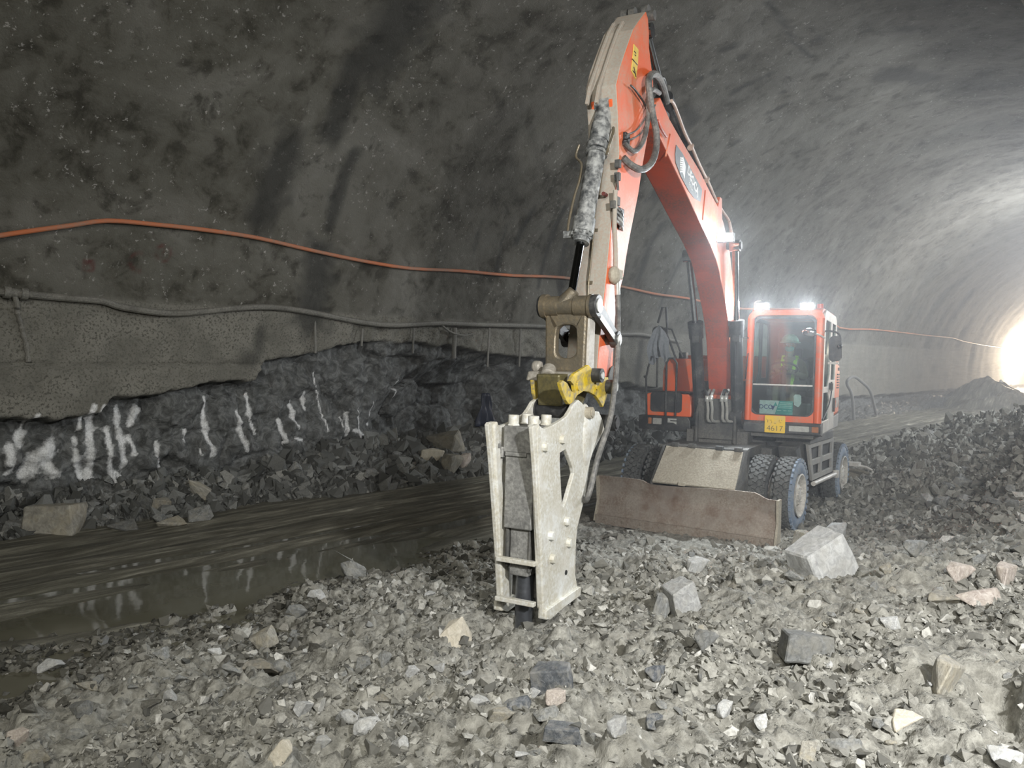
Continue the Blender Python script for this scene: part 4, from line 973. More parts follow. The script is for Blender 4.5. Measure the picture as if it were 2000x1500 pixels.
# linkage: boss, H link, guide links
LB = K3.copy(); hw = .235
mb = MB()
for a, b, r in ((-.245, -.20, .105), (-.20, -.09, .088), (-.09, .06, .078), (.06, .19, .088)): mb.cyl((LB.x, BC+a, LB.z), (LB.x, BC+b, LB.z), r, n=28)
mb.cyl((LB.x, BC-.05, LB.z+.02), (LB.x-.02*0, BC+.04, LB.z+.13), .075, .05)
mb.cyl((LB.x, BC-.27, LB.z), (LB.x, BC-.245, LB.z), .085, n=28); mb.cyl((LB.x, BC+.19, LB.z), (LB.x, BC+.215, LB.z), .10, n=28); lk = mb.build('link_pin', M_link, ex)
q0 = P(1100, 722, 0); LQ = Vector((LB.x+.07, 0, q0[1]))
hole = rrect(-.105, LQ.z+.10, .085, LB.z-.16, .07)
out = [(-.20, LQ.z-.02), (-.215, LB.z-.02), (-.13, LB.z+.02), (.10, LB.z+.02), (.175, LB.z-.02), (.165, LQ.z-.02)]
mb = MB(); mb.prism([(BC+a, b) for a, b in out], LB.x-.05, LB.x+.03, [[(BC+a, b) for a, b in hole]], plane='lz'); mb.build('bucket_link', M_link, ex, .02)
mb = MB(); mb.prism([(BC+.168, LQ.z), (BC+.168, LB.z-.08), (BC+.19, LB.z-.08), (BC+.19, LQ.z)], LB.x-.12, LB.x+.0, plane='lz'); mb.build('link_side', M_white, lk)
GP = P3(1202, 663, .235); GP.y = BC+.235
for sg in (-1, 1):
    a = Vector((LB.x, BC+sg*.235, LB.z)); b = Vector((GP.x, BC+sg*.235, GP.z)); d = (b-a).normalized(); nn = Vector((-d.z, 0, d.x))
    mb = MB(); pts = [a+nn*.075, b+nn*.055, b-nn*.055, a-nn*.075]; mb.prism([(p.x, p.z) for p in pts], a.y-.022, a.y+.022); mb.cyl(a+Vector((0, -.035, 0)), a+Vector((0, .035, 0)), .095, n=24); mb.cyl(b+Vector((0, -.035, 0)), b+Vector((0, .035, 0)), .075, n=24)
    gl = mb.build('guide_link', M_blk, ex, .006); mb = MB(); mb.cyl(a+Vector((0, .035*sg, 0)), a+Vector((0, .045*sg, 0)), .06); mb.cyl(b+Vector((0, .035*sg, 0)), b+Vector((0, .045*sg, 0)), .045)
    mb.prism([(p.x, p.z) for p in (a+nn*.07+d*.10, b+nn*.05-d*.08, b+nn*.0-d*.08, a+nn*.02+d*.10)], a.y+(.023 if sg > 0 else -.026), a.y+(.026 if sg > 0 else -.023)); mb.build('link_face', M_fit, gl)
mb = MB(); mb.cyl((GP.x, BC-.25, GP.z), (GP.x, BC+.25, GP.z), .05); mb.build('pivot_pin', M_dk, stick)
# lower end of the stick and the quick coupler
CE = P3(1150, 752, 0); CE.y = BC
mb = MB(); mb.cyl((CE.x-.2, BC-.16, CE.z+.05), (CE.x-.2, BC+.16, CE.z+.05), .13, n=28); mb.build('stick_boss', M_dk, stick)
cpl = [P(x, y, .20) for x, y in ((1150, 713), (1158, 722), (1164, 733), (1176, 742), (1180, 736), (1188, 737), (1190, 752), (1187, 768), (1183, 782), (1178, 795), (1172, 784), (1163, 772), (1150, 765), (1140, 764), (1128, 772), (1120, 785), (1112, 790), (1106, 782), (1098, 762), (1094, 748), (1100, 743), (1108, 748), (1116, 764), (1124, 768), (1121, 752), (1114, 744), (1122, 730))]
mb = MB()
mb.prism(cpl, BC+.17, BC+.20); mb.prism([P(x, y, -.20) for x, y in ((1035, 742), (1041, 743), (1050, 750), (1054, 768), (1050, 788), (1043, 786), (1037, 768))], BC-.20, BC-.17)
qc = mb.build('quick_coupler', M_ye, ex, .006); qc['label'] = 'worn yellow quick coupler'
mb = MB()
for x, y, r in ((1130, 752, .045), (1165, 752, .04)): c_ = P3(x, y, .20); mb.cyl((c_.x, BC+.20, c_.z), (c_.x, BC+.212, c_.z), r, n=24)
mb.build('coupler_cap', M_ye, qc)
for x, y, r in ((1159, 733, .06), (1186, 755, .062)):
    c_ = P3(x, y, .2); mb = MB(); mb.cyl((c_.x, BC-.25, c_.z), (c_.x, BC+.28, c_.z), r, n=24); o = mb.build('coupler_pin', M_blk, qc)
mb = MB(); 
for x, y, r in ((1159, 733, .03), (1186, 755, .04)): c_ = P3(x, y, .2); mb.cyl((c_.x, BC+.28, c_.z), (c_.x, BC+.29, c_.z), r, n=24)
mb.build('pin_end', M_fit, qc)
c0 = P3(1075, 765, .0)
mb = MB(); mb.prism([(c0.x, c0.z+.14), (c0.x-.45, c0.z+.16), (c0.x-.62, c0.z+.0), (c0.x-.5, c0.z-.14), (c0.x-.05, c0.z-.12)], BC-.14, BC+.08); mb.build('coupler_body', M_olive, qc, .02)
mb = MB(); mb.prism([(LB.x+.16, LQ.z-.02), (LB.x+.2, LQ.z-.10), (LB.x-.2, LQ.z-.12), (LB.x-.35, LQ.z+.0)], BC-.30, BC+.14); mb.cyl((LB.x+.1, BC-.12, LQ.z+.02), (LB.x+.18, BC-.10, LQ.z-.06), .055, .07); mb.cyl((LB.x+.05, BC-.30, LQ.z+.02), (LB.x+.05, BC-.22, LQ.z+.02), .05); mb.build('coupler_top', dirty('pale worn steel', (.40, .38, .34), (.28, .26, .22), .6, 5, .5, .2, bump=.3), qc, .02)
c1 = P3(1075, 803, 0); mb = MB(); mb.cyl((c1.x-.1, BC-.19, c1.z), (c1.x-.1, BC+.16, c1.z), .06, n=24); mb.cyl((c1.x-.1, BC-.19, c1.z), (c1.x-.1, BC-.15, c1.z), .085, n=24); mb.build('coupler_pin', M_blk, qc)

# ------------------------------------------------ hydraulic breaker
BL = .20
shell = [P(x, y, BL) for x, y in ((1040, 836), (1043, 831), (1051, 829), (1062, 838), (1077, 832), (1089, 825), (1099, 819), (1108, 812), (1115, 801), (1121, 789), (1130, 781), (1137, 787), (1145, 797), (1158, 803), (1170, 804), (1177, 820), (1181, 838), (1172, 857), (1164, 872), (1158, 885), (1153, 900), (1148, 936), (1144, 965), (1138, 990), (1128, 1030), (1125, 1068), (1124, 1121), (1128, 1149), (1129, 1160), (1101, 1187), (1074, 1211), (1060, 1208), (1060, 1150), (1056, 1079), (1051, 993), (1045, 900))]
hole = [P(x, y, BL) for x, y in ((1105, 877), (1094, 884), (1094, 910), (1098, 985), (1101, 990), (1106, 978), (1121, 925), (1119, 914))]
zc0 = P(1020, 1030, 0)[1]; zt2 = P(1020, 832, 0)[1]+.0; tb = P(1052, 1000, BL)[0]
bk = MB(); bk.box((tb-.20, BC, (zc0+zt2)/2), (.30, .235, zt2-zc0)); bk.box((tb-.20, BC, zt2-.10), (.33, .26, .20)); bk.box((tb-.20, BC, (zc0+.55)/2+.1), (.22, .16, .5))
bk = bk.build('hydraulic_breaker', M_brd, ex, .01, split=False)
for y0, y1 in ((BC+BL-.035, BC+BL), (BC-BL, BC-BL+.035)): mb = MB(); mb.prism(shell, y0, y1, [hole]); mb.build('side_plate', M_br, bk, .006)
bk['label'] = 'scuffed white-grey hydraulic breaker with chisel in the rock'
zt = P(1045, 834, BL)[1]; zb = P(1060, 1200, BL)[1]; tf = P(1045, 900, BL)[0]; tfb = P(1060, 1190, BL)[0]
def fe(z): return tf+(tfb-tf)*(zt-z)/(zt-zb)
mb = MB()
for l0, l1 in ((BC+BL-.055, BC+BL+.004), (BC-BL-.004, BC-BL+.055)):
    q = [(fe(zt)+.0, zt-.02), (fe(zb)+.0, zb+.04), (fe(zb)-.06, zb-.01), (fe(zb)-.13, zb+.05), (fe(zt)-.08, zt-.06), (fe(zt)-.05, zt+.02)]; mb.prism([(a-.005, b) for a, b in q], l0, l1)
mb.build('front_flange', M_br, bk, .012)
# bottom wear edge
a = P(1060, 1208, BL); b = P(1129, 1158, BL); mb = MB()
for l0, l1 in ((BC+BL-.045, BC+BL+.03), (BC-BL-.03, BC-BL+.045)): mb.prism([(a[0], a[1]-.01), (b[0], b[1]-.01), (b[0], b[1]+.06), (a[0], a[1]+.06)], l0, l1)
mb.build('wear_edge', M_br, bk, .015)
for dx, dy in ((.09, -.085), (.09, .085), (-.13, -.085), (-.13, .085)):
    mb = MB(); c_ = Vector((tb-.20+dx, BC+dy, zt2-.02)); mb.cyl(c_, c_+Vector((0, 0, .10)), .042, n=12); mb.cyl(c_+Vector((0, 0, .0)), c_+Vector((0, 0, .03)), .052, n=6); mb.build('tie_rod', M_br, bk, .006)
mb = MB()
for z_ in (P(1030, 1086, 0)[1], P(1035, 1158, 0)[1]): mb.box((tb-.05, BC, z_), (.05, .33, .035))
mb.build('cross_bar', M_br, bk, .006)
mb = MB(); mb.box((tb-.30, BC, .85), (.05, .30, .9)); mb.box((tb-.1, BC-.10, .95), (.05, .03, .55)); mb.box((tb-.1, BC+.09, .95), (.05, .02, .6)); mb.box((tb-.17, BC, 1.09), (.2, .28, .07)); mb.build('inner_housing', M_dk, bk, .01)
mb = MB(); mb.box((tb-.06, BC-.155, 1.55), (.07, .06, .08)); mb.box((tb-.05, BC-.02, 1.54), (.04, .18, .03)); mb.cyl((tb-.03, BC-.19, 1.60), (tb+.02, BC-.19, 1.60), .05, n=12); mb.build('clamp', M_brd, bk, .006)
mb = MB()
for x, y in ((1096, 858), (1062, 873), (1105, 1018), (1074, 1046), (1109, 1060), (1077, 1091)):
    c_ = P3(x, y, BL); mb.cyl(c_+Vector((0, -.01, 0)), c_+Vector((0, .035, 0)), .038, .034, n=8)
mb.build('shell_bolt', M_br, bk, .003)
mb = MB(); c_ = P3(1105, 1118, BL); mb.cyl(c_, c_+Vector((0, .006, 0)), .02, n=12); mb.build('grease_port', M_blk, bk)
for x, y, r, l, m_ in ((1146, 806, .05, .05, M_tan), (1186, 825, .072, .09, M_blk)):
    c_ = P3(x, y, BL); mb = MB(); mb.cyl((c_.x, BC-BL-.05, c_.z), (c_.x, BC+BL+l, c_.z), r, n=24); mb.cyl((c_.x, BC+BL+l, c_.z), (c_.x, BC+BL+l+.01, c_.z), r*.7, n=24); mb.build('coupling_pin', m_, bk)
c_ = P3(1147, 850, BL); mb = MB(); mb.ball((c_.x, BC+BL-.03, c_.z-.02), .22, 20, (.55, .25, 1.3)); mb.build('hose_pocket', M_br, bk)
ch = P3(1053, 1200, 0); zg = P3(1052, 1228, 0).z
mb = MB(); mb.cyl((tb-.20, BC, .75), (tb-.20, BC, .02), .070, .068, n=28); mb.cyl((tb-.20, BC, .02), (tb-.20, BC, -.25), .068, .02, n=28); o = mb.build('chisel', plain('blue grey steel', (.16, .17, .19), .35, .8), bk); o['label'] = 'dark steel chisel'

# hoses at the elbow and down to the breaker
def hose(pts, dl, r, m=M_hose, par=ex, lats=None, name='hydraulic_hose'):
    mb = MB(); q = []
    for i, (x, y) in enumerate(pts): q.append(P3(x, y, dl if lats is None else lats[i]))
    mb.tube(q, r); return mb.build(name, m, par)
hose([(1217, 308), (1233, 323), (1253, 331), (1271, 320), (1281, 293), (1282, 260), (1274, 220), (1269, 185), (1267, 155), (1276, 144), (1287, 151), (1296, 172), (1303, 200)], 0, .034, lats=[.17, .22, .26, .28, .28, .27, .26, .25, .24, .22, .2, .18, .16])
hose([(1219, 279), (1233, 293), (1244, 293), (1256, 276), (1263, 249), (1266, 220), (1266, 193), (1275, 175), (1288, 182)], 0, .024, lats=[.17, .2, .22, .23, .23, .22, .21, .2, .18])
hose([(1225, 263), (1247, 251), (1267, 217), (1276, 195)], .2, .008); hose([(1232, 272), (1253, 259), (1269, 225), (1280, 205)], .2, .008)
hose([(1232, 167), (1240, 175), (1256, 198), (1262, 212)], .19, .010, M_blk)
hose([(1284, 235), (1291, 250), (1302, 267)], .21, .014, M_belly)
hose([(1290, 165), (1293, 190), (1289, 215), (1297, 232)], .1, .03, M_blk); hose([(1281, 160), (1294, 152), (1300, 175), (1296, 205)], .05, .022, M_blk); hose([(1306, 170), (1298, 200), (1290, 225), (1300, 240)], -.02, .026, M_hose)
mb = MB(); mb.box(P3(1293, 228, .1), (.16, .12, .10)); mb.box(P3(1215, 272, .12), (.12, .12, .10)); mb.cyl(P3(1214, 268, .1), P3(1222, 280, .18), .035, n=8); mb.build('valve_block', M_blk, ex, .01)
mb = MB(); mb.cyl(P3(1205, 340, SW+.03), P3(1207, 372, SW+.03), .012); mb.build('mounting_block', M_dk, stick)
hose([(1202, 372), (1200, 440), (1202, 490), (1202, 530)], SW+.03, .022, M_stick, stick, name='breaker_pipe')
mb = MB(); c_ = P3(1200, 538, SW+.03); mb.ball(c_, .095, 14, (1, .6, .9)); mb.box(c_+Vector((-.08, .0, .02)), (.12, .06, .08)); mb.build('pipe_bracket', M_tan, stick)
mb = MB(); mb.cyl(P3(1205, 548, SW+.05), P3(1206, 577, SW+.05), .024, n=12); mb.build('hose_fitting', M_fit, stick)
hose([(1206, 575), (1207, 620), (1206, 680), (1203, 730), (1199, 765), (1195, 800), (1188, 832), (1178, 862), (1166, 900), (1158, 935), (1150, 965), (1144, 978), (1139, 972)], 0, .024, M_hose, bk, lats=[SW+.05, .22, .27, .29, .31, .32, .32, .30, .29, .28, .27, .24, .2])
# ================================================================== the driver
drv = empty('person', mat=MS @ Matrix.Translation((-.08, .70, 1.90)))
tag(drv, 'seated driver in pale green hard hat, face mask and lime reflective vest inside the cab', 'person')
M_skin = plain('skin', (.42, .26, .18), .6); M_shirt = plain('khaki shirt', (.25, .225, .16), .85, bump=.2); M_trou = plain('dark trousers', (.05, .06, .08), .85)
M_hat = plain('pale green helmet', (.45, .68, .58), .35); M_vest = plain('lime vest', (.45, .85, .06), .7); M_mask = plain('teal mask', (.14, .45, .42), .7); M_hair = plain('black hair', (.015, .013, .012), .7)
def skinned(name, pts, edges, rad, m, parent, lv=2):
    me = bpy.data.meshes.new(name); me.from_pydata(pts, edges, []); o = bpy.data.objects.new(name, me); COL.objects.link(o); o.parent = parent
    sk = o.modifiers.new('skin', 'SKIN'); 
    for i, r in enumerate(rad): me.skin_vertices[0].data[i].radius = (r, r) if isinstance(r, (int, float)) else r
    me.skin_vertices[0].data[0].use_root = True
    sb = o.modifiers.new('sub', 'SUBSURF'); sb.levels = lv; sb.render_levels = lv; me.materials.append(m); return o
# joints, origin at the seat; +x forward, y left, z up
J = [(0, 0, .08), (.0, 0, .22), (.02, 0, .38), (.03, 0, .50), (.035, 0, .57), (.05, 0, .63), (.065, 0, .70),
     (.02, .17, .47), (.13, .25, .25), (.38, .14, .30), (.45, .10, .33),
     (.02, -.17, .47), (.13, -.25, .25), (.38, -.14, .30), (.45, -.10, .33),
     (.02, .10, .05), (.42, .13, .08), (.50, .13, -.32), (.62, .13, -.36),
     (.02, -.10, .05), (.42, -.13, .08), (.50, -.13, -.32), (.62, -.13, -.36)]
Ed = [(0, 1), (1, 2), (2, 3), (3, 4), (4, 5), (5, 6), (3, 7), (7, 8), (8, 9), (9, 10), (3, 11), (11, 12), (12, 13), (13, 14), (0, 15), (15, 16), (16, 17), (17, 18), (0, 19), (19, 20), (20, 21), (21, 22)]
Rr = [.15, .14, .155, .10, .055, .06, .085, .07, .052, .036, .03, .07, .052, .036, .03, .09, .065, .048, .045, .09, .065, .048, .045]
# hands: palm and fingers chained off each wrist
for sg, wr in ((1, 10), (-1, 14)):
    w0 = Vector(J[wr]); b = len(J); J.append(tuple(w0+Vector((.05, -.01*sg, .01)))); Ed.append((wr, b)); Rr.append(.030)
    for k in range(4):
        p = w0+Vector((.085, (.03-.02*k)*sg, .02)); i = len(J); J += [tuple(p), tuple(p+Vector((.025, -.004*sg, -.02-.002*k))), tuple(p+Vector((.01, -.008*sg, -.042)))]; Ed += [(b, i), (i, i+1), (i+1, i+2)]; Rr += [.010, .009, .008]
    p = w0+Vector((.03, -.035*sg, .02)); i = len(J); J += [tuple(p), tuple(p+Vector((.03, -.015*sg, .0)))]; Ed += [(b, i), (i, i+1)]; Rr += [.012, .010]
bd = skinned('body', J, Ed, Rr, M_shirt, drv)
hd_ = Vector((.075, 0, .74))
def face_mesh():
    mb = MB(); n = 20; m = 14; v = []
    for j in range(m+1):
        ph = PI*j/m
        for i in range(n):
            th = 2*PI*i/n; x = math.sin(ph)*math.cos(th); y = math.sin(ph)*math.sin(th); z = math.cos(ph)
            p = Vector((x*.098, y*.076*(1-.18*max(0, -z)), z*.125))
            if x > .6: p.x += .022*math.exp(-((y/.18)**2+((z+.08)/.22)**2))-.012*math.exp(-(((abs(y)-.38)/.15)**2+((z-.12)/.12)**2))+.008*math.exp(-((y/.3)**2+((z+.5)/.1)**2))
            v.append(hd_+p)
    mb.add(v, [(j*n+i, (j+1)*n+i, (j+1)*n+(i+1) % n, j*n+(i+1) % n) for j in range(m) for i in range(n)], True)
    for sg in (-1, 1): mb.ball(hd_+Vector((-.005, sg*.078, -.005)), .03, 10, (.6, .35, 1))
    return mb
hd2 = face_mesh().build('head', M_skin, drv)
mb = MB()
for sg in (-1, 1): mb.ball(hd_+Vector((.083, sg*.030, .014)), .012, 8, (.5, 1.2, .7))
mb.build('eye', plain('eye white', (.7, .7, .7), .3), hd2)
mb = MB()
for sg in (-1, 1): mb.ball(hd_+Vector((.089, sg*.030, .014)), .006, 8)
mb.build('pupil', plain('pupil', (.02, .015, .01), .3), hd2)
mb = MB(); mb.ball(hd_+Vector((-.02, 0, .03)), .1, 14, (.95, .82, 1.0)); mb.build('hair', M_hair, drv)
mb = MB(); mb.ball(hd_+Vector((.03, 0, -.045)), .08, 14, (1.0, .88, .72)); mb.build('face_mask', M_mask, drv)
mb = MB(); c_ = hd_+Vector((.0, 0, .05)); prof_ = [(0, .135), (.02, .133), (.06, .120), (.10, .09), (.125, .05), (.13, 0)]
mb.lathe(c_, (0, 0, 1), prof_, 28); mb.lathe(c_, (0, 0, 1), [(-.01, .12), (-.012, .155), (.002, .155), (.01, .13)], 28); mb.prism([(.10, -.1), (.19, -.05), (.20, 0), (.19, .05), (.10, .1)], c_.z-.012, c_.z, plane='tl')
mb.cyl(c_+Vector((-.11, 0, .06)), c_+Vector((.11, 0, .09)), .02); mb.build('hard_hat', M_hat, drv)
for sg in (-1, 1):
    mb = MB(); pts = [(-.10, sg*.10, .50), (.02, sg*.10, .575), (.115, sg*.095, .50), (.165, sg*.085, .40), (.165, sg*.07, .25), (.15, sg*.06, .12)]
    for a, b in zip(pts[:-1], pts[1:]):
        a = Vector(a); b = Vector(b); d = (b-a); M = axes((0, 0, 0), d, (0, 1, 0)).to_3x3(); mb.box((a+b)/2, (d.length*1.08, .05, .012), M)
    mb.build('reflective_vest', M_vest, drv)
# cloth over the right mirror
mb = MB(); c0 = PF3(1287, 668, .99); n = 22; m = 14; v = []
for side in (0, 1):
    for j in range(m):
        k = j/(m-1)
        for i in range(n):
            u = i/(n-1); y = c0.y-.16+.32*u+.03*math.sin(7*k+1)*(k); z = c0.z+.27-.10*abs(u-.45)*2-(.52+.05*math.sin(u*9)-.12*(u > .8))*k
            x = 1.0+.035*math.sin(u*22+k*2)*k+.02*math.sin(u*9+2)-.012*side; y = c0.y+(y-c0.y)*(.55+.45*min(1, k*3)); v.append((x, y, z))
f_ = []
for j in range(m-1):
    for i in range(n-1):
        a = j*n+i; f_.append((a, a+1, a+n+1, a+n)); b = a+n*m; f_.append((b, b+n, b+n+1, b+1))
for j in range(m-1):
    for i in (0, n-1): a = j*n+i; f_.append((a, a+n, a+n+n*m, a+n*m))
for i in range(n-1):
    for j in (0, m-1): a = j*n+i; f_.append((a, a+1, a+1+n*m, a+n*m))
mb.add(v, f_, True); cl = mb.build('cloth', plain('grey cloth', (.20, .22, .24), .9, bump=.2)); cl.matrix_world = MS
tag(cl, 'crumpled grey cloth draped over the mirror stand beside the orange tank', 'cloth')
def ground_hit(x, y):
    r = ray(x, y); c = Vector((0, 0, CZ)); k = 1.5
    while k < 80:
        p = c+r*k
        if p.z < G(p.x, p.y): break
        k += .02 if k < 12 else .08
    return c+r*(k-.01)
# ================================================================== pipes and cables on the left wall
def wpt(x, y, off): s, z = hit(x, y, off); return T2W(s, wall_w(z)-off, z)
def wpts(l, off): return [wpt(x, y, off) for x, y in l]
mb = MB(); mb.tube(wpts([(-60, 472), (0, 460), (60, 451), (140, 440), (210, 431), (300, 438), (400, 449), (500, 464), (600, 487), (700, 508), (800, 524), (900, 529), (1000, 538), (1100, 542), (1215, 560), (1280, 574), (1345, 583), (1450, 603), (1590, 606), (1640, 640), (1700, 643), (1750, 648), (1810, 655), (1860, 660), (1880, 666), (1920, 674), (1960, 680), (2000, 690), (2030, 694)], .10), .034, sub=3)
M_cab = dirty('orange cable sheath', (.55, .17, .07), (.30, .22, .17), .5, 1.5, .5)
tag(mb.build('power_cable', M_cab), 'long orange power cable strung along the left tunnel wall above the grey pipe', 'cable')
M_wp = dirty('grey air pipe', (.105, .10, .085), (.22, .215, .19), .8, 1.6, .6, bump=.2, base2=(.05, .048, .045))
pp = [(-60, 566), (0, 570), (50, 575), (140, 583), (200, 588), (240, 600), (330, 612), (400, 608), (460, 602), (530, 600), (600, 609), (700, 628), (770, 635), (860, 631), (940, 634), (1060, 637), (1130, 642), (1210, 652), (1245, 652), (1270, 656), (1330, 668)]
mb = MB(); mb.tube(wpts(pp, .17), .052, sub=4); ap = mb.build('air_pipe', M_wp); tag(ap, 'dusty grey pipe running along the left wall below the orange cable', 'pipe')
a = wpt(15, 571, .17); b = wpt(45, 574, .17); mb = MB(); d = (b-a).normalized(); mb.cyl(a-d*.05, a+d*.03, .085, n=16); mb.cyl(b-d*.03, b+d*.05, .085, n=16); mb.cyl(a, b, .065, n=16)
mb.tube([wpt(28, 574, .18), wpt(32, 590, .2), wpt(33, 600, .2)], .035); mb.build('pipe_tee', M_wp, ap)
mb = MB(); mb.tube(wpts([(33, 600), (34, 612), (40, 632), (44, 650), (50, 672), (55, 706)], .12), .034, rf=lambda k: 1+.25*math.sin(k*40)); tag(mb.build('hanging_hose', M_wp), 'short dirty hose hanging down from the pipe tee at the left edge', 'hose')
mb = MB(); mb.tube(wpts([(860, 632), (875, 645), (890, 652), (910, 655), (925, 650)], .16), .022); tag(mb.build('loose_hose', M_wp), 'thin grey hose sagging just below the pipe left of the link arm', 'hose')
M_rod = dirty('grey strip', (.17, .17, .155), (.26, .25, .23), .6, 5, .8, bump=.2)
rods = [((615, 626), (616, 690)), ((708, 642), (706, 676)), ((808, 640), (806, 690)), ((888, 640), (886, 700)), ((956, 640), (952, 716)), ((1017, 642), (1014, 716))]
for i, (a, b) in enumerate(rods):
    p = wpt(*a, .10); q = wpt(*b, .16); mb = MB(); mb.tube([p, (p+q)/2+Vector((.0, 0, 0)), q], .022 if i not in (3,) else .05, n=8); o = mb.build('drain_strip', M_rod)
    tag(o, ['grey strip hanging below the pipe, first one from the left', 'thin grey strip hanging below the pipe, second from the left', 'grey strip hanging below the pipe, third from the left', 'broad pale grey strip hanging below the pipe, fourth from the left', 'grey strip hanging below the pipe, second from the excavator stick', 'grey strip hanging below the pipe, nearest the excavator stick'][i], 'strip', 'strips hanging below the pipe')
mb = MB(); mb.tube([T2W(s_, 1.5, 8.1+.03*math.sin(s_)) for s_ in range(9, 60, 3)], .70, n=28, sub=3)
tag(mb.build('ventilation_duct', plain('beige duct cloth', (.36, .34, .28), .8)), 'beige ventilation duct under the tunnel roof at the top right corner', 'duct')
# far down the tunnel
mb = MB(); p0 = at(1655, 800, 27); g = lambda p: Vector((p.x, p.y, G(p.x, p.y)+.06))
a = at(1650, 790, 30); pts = [g(at(1668, 790, 31)), at(1664, 772, 31), at(1655, 752, 31), at(1656, 742, 31), at(1668, 736, 31.5), at(1682, 745, 32), at(1700, 765, 33), g(at(1712, 778, 33.5))]
mb.tube(pts, .06); tag(mb.build('hose', plain('pale hose', (.17, .17, .165), .7)), 'pale hose looped up from the floor behind the excavator cab', 'hose')
M_wood = plain('pale board', (.62, .60, .56), .7); M_beam = plain('dark beam', (.09, .085, .08), .8)
for i, (x0, y0, x1, y1, m_, lab) in enumerate(((1860, 727, 1872, 716, M_beam, 'dark beam sticking up from the far debris heap'), (1876, 746, 1887, 741, M_wood, 'pale board on the near side of the far debris heap'), (1889, 742, 1897, 739, M_wood, 'short pale board beside the longer one on the far debris heap'), (1923, 722, 1925, 727, M_wood, 'small pale scrap on top of the far debris heap'), (1955, 738, 1960, 743, M_wood, 'pale scrap on the right slope of the far debris heap'))):
    A = ground_hit(x0, max(y0, y1)+3)+Vector((0, 0, .05)); Yd = A.y; B = A+(at(x1, y1, Yd)-at(x0, y0, Yd)); mb = MB(); d = B-A; mb.tube([A-d*.3, B+d*.1], .07, n=6, smooth=False); tag(mb.build('board' if m_ is M_wood else 'beam', m_), lab, 'board' if m_ is M_wood else 'beam')
# crumpled dark blue sheet at the foot of the wall
mb = MB(); n = 12; v = []; c_ = wpt(955, 800, .35)
for j in range(n):
    for i in range(n):
        u = i/(n-1)-.5; k = j/(n-1)-.5; q = c_+TD*u*(.22+.5*(.5-k))+Vector((0, 0, k*.75)); q = q+TN*(.10+.03*math.sin(u*17+k*4)+.02*math.sin(k*9+u*5)); v.append(q)
mb.add(v, [(j*n+i, j*n+i+1, (j+1)*n+i+1, (j+1)*n+i) for j in range(n-1) for i in range(n-1)], True)
o = mb.build('plastic_sheet', plain('dark blue sheet', (.007, .012, .03), .6)); sm = o.modifiers.new('th', 'SOLIDIFY'); sm.thickness = .012
tag(o, 'dark blue crumpled sheet in the hollow of the wall left of the breaker', 'sheet')

# ================================================================== rocks
def rockmat(name, c0, c1, c2, dust=(.30, .29, .25), da=.45, rough=.85):
    t = NT(name); oi = t.n('ShaderNodeObjectInfo'); mp = t.n('ShaderNodeVectorMath', operation='ADD'); t.l(t.tc.outputs['Object'], mp.inputs[0]); t.l(oi.outputs['Location'], mp.inputs[1]); co = mp.outputs[0]
    a = t.noise(9, 6, .65, coord=co, dist=.8); b = t.noise(55, 4, .7, coord=co)
    c = t.ramp(a, [(.3, c0), (.5, c1), (.68, c2)]); c = t.mix(t.math('MULTIPLY', t.ramp(t.noise(4, 4, .6, coord=co), [(.45, 0), (.62, 1)]), da), c, dust)
    v_ = t.math('ADD', t.math('MULTIPLY', oi.outputs['Random'], .45), .78); g_ = t.n('ShaderNodeVectorMath', operation='SCALE'); t.l(c, g_.inputs[0]); t.l(v_, g_.inputs['Scale'])
    t.col(g_.outputs[0]); t.set(rough=rough, spec=.35); t.bump(t.math('ADD', a, t.math('MULTIPLY', b, .6)), .5, .012); return t.m
R_grey = rockmat('grey rock', (.11, .115, .11), (.20, .205, .20), (.30, .31, .305))
R_pale = rockmat('pale rock', (.28, .285, .285), (.42, .427, .422), (.58, .59, .58), (.40, .39, .35), .35)
R_tan = rockmat('tan rock', (.17, .163, .142), (.265, .255, .222), (.37, .357, .312), (.38, .33, .22), .3)
R_dark = rockmat('dark slate rock', (.05, .057, .066), (.11, .12, .132), (.21, .22, .23), (.30, .295, .27), .6, .6)
R_pink = rockmat('pinkish rock', (.26, .22, .195), (.40, .355, .32), (.53, .49, .45), (.40, .36, .29), .3)
R_cream = rockmat('cream rock', (.38, .35, .29), (.50, .465, .385), (.60, .565, .49), (.5, .44, .33), .25)
R_talus = rockmat('talus rock', (.075, .078, .075), (.15, .155, .15), (.24, .247, .24), (.19, .185, .16), .4)
R_wet = rockmat('wet rock', (.045, .044, .038), (.10, .098, .085), (.19, .185, .165), (.08, .076, .06), .4, .35)
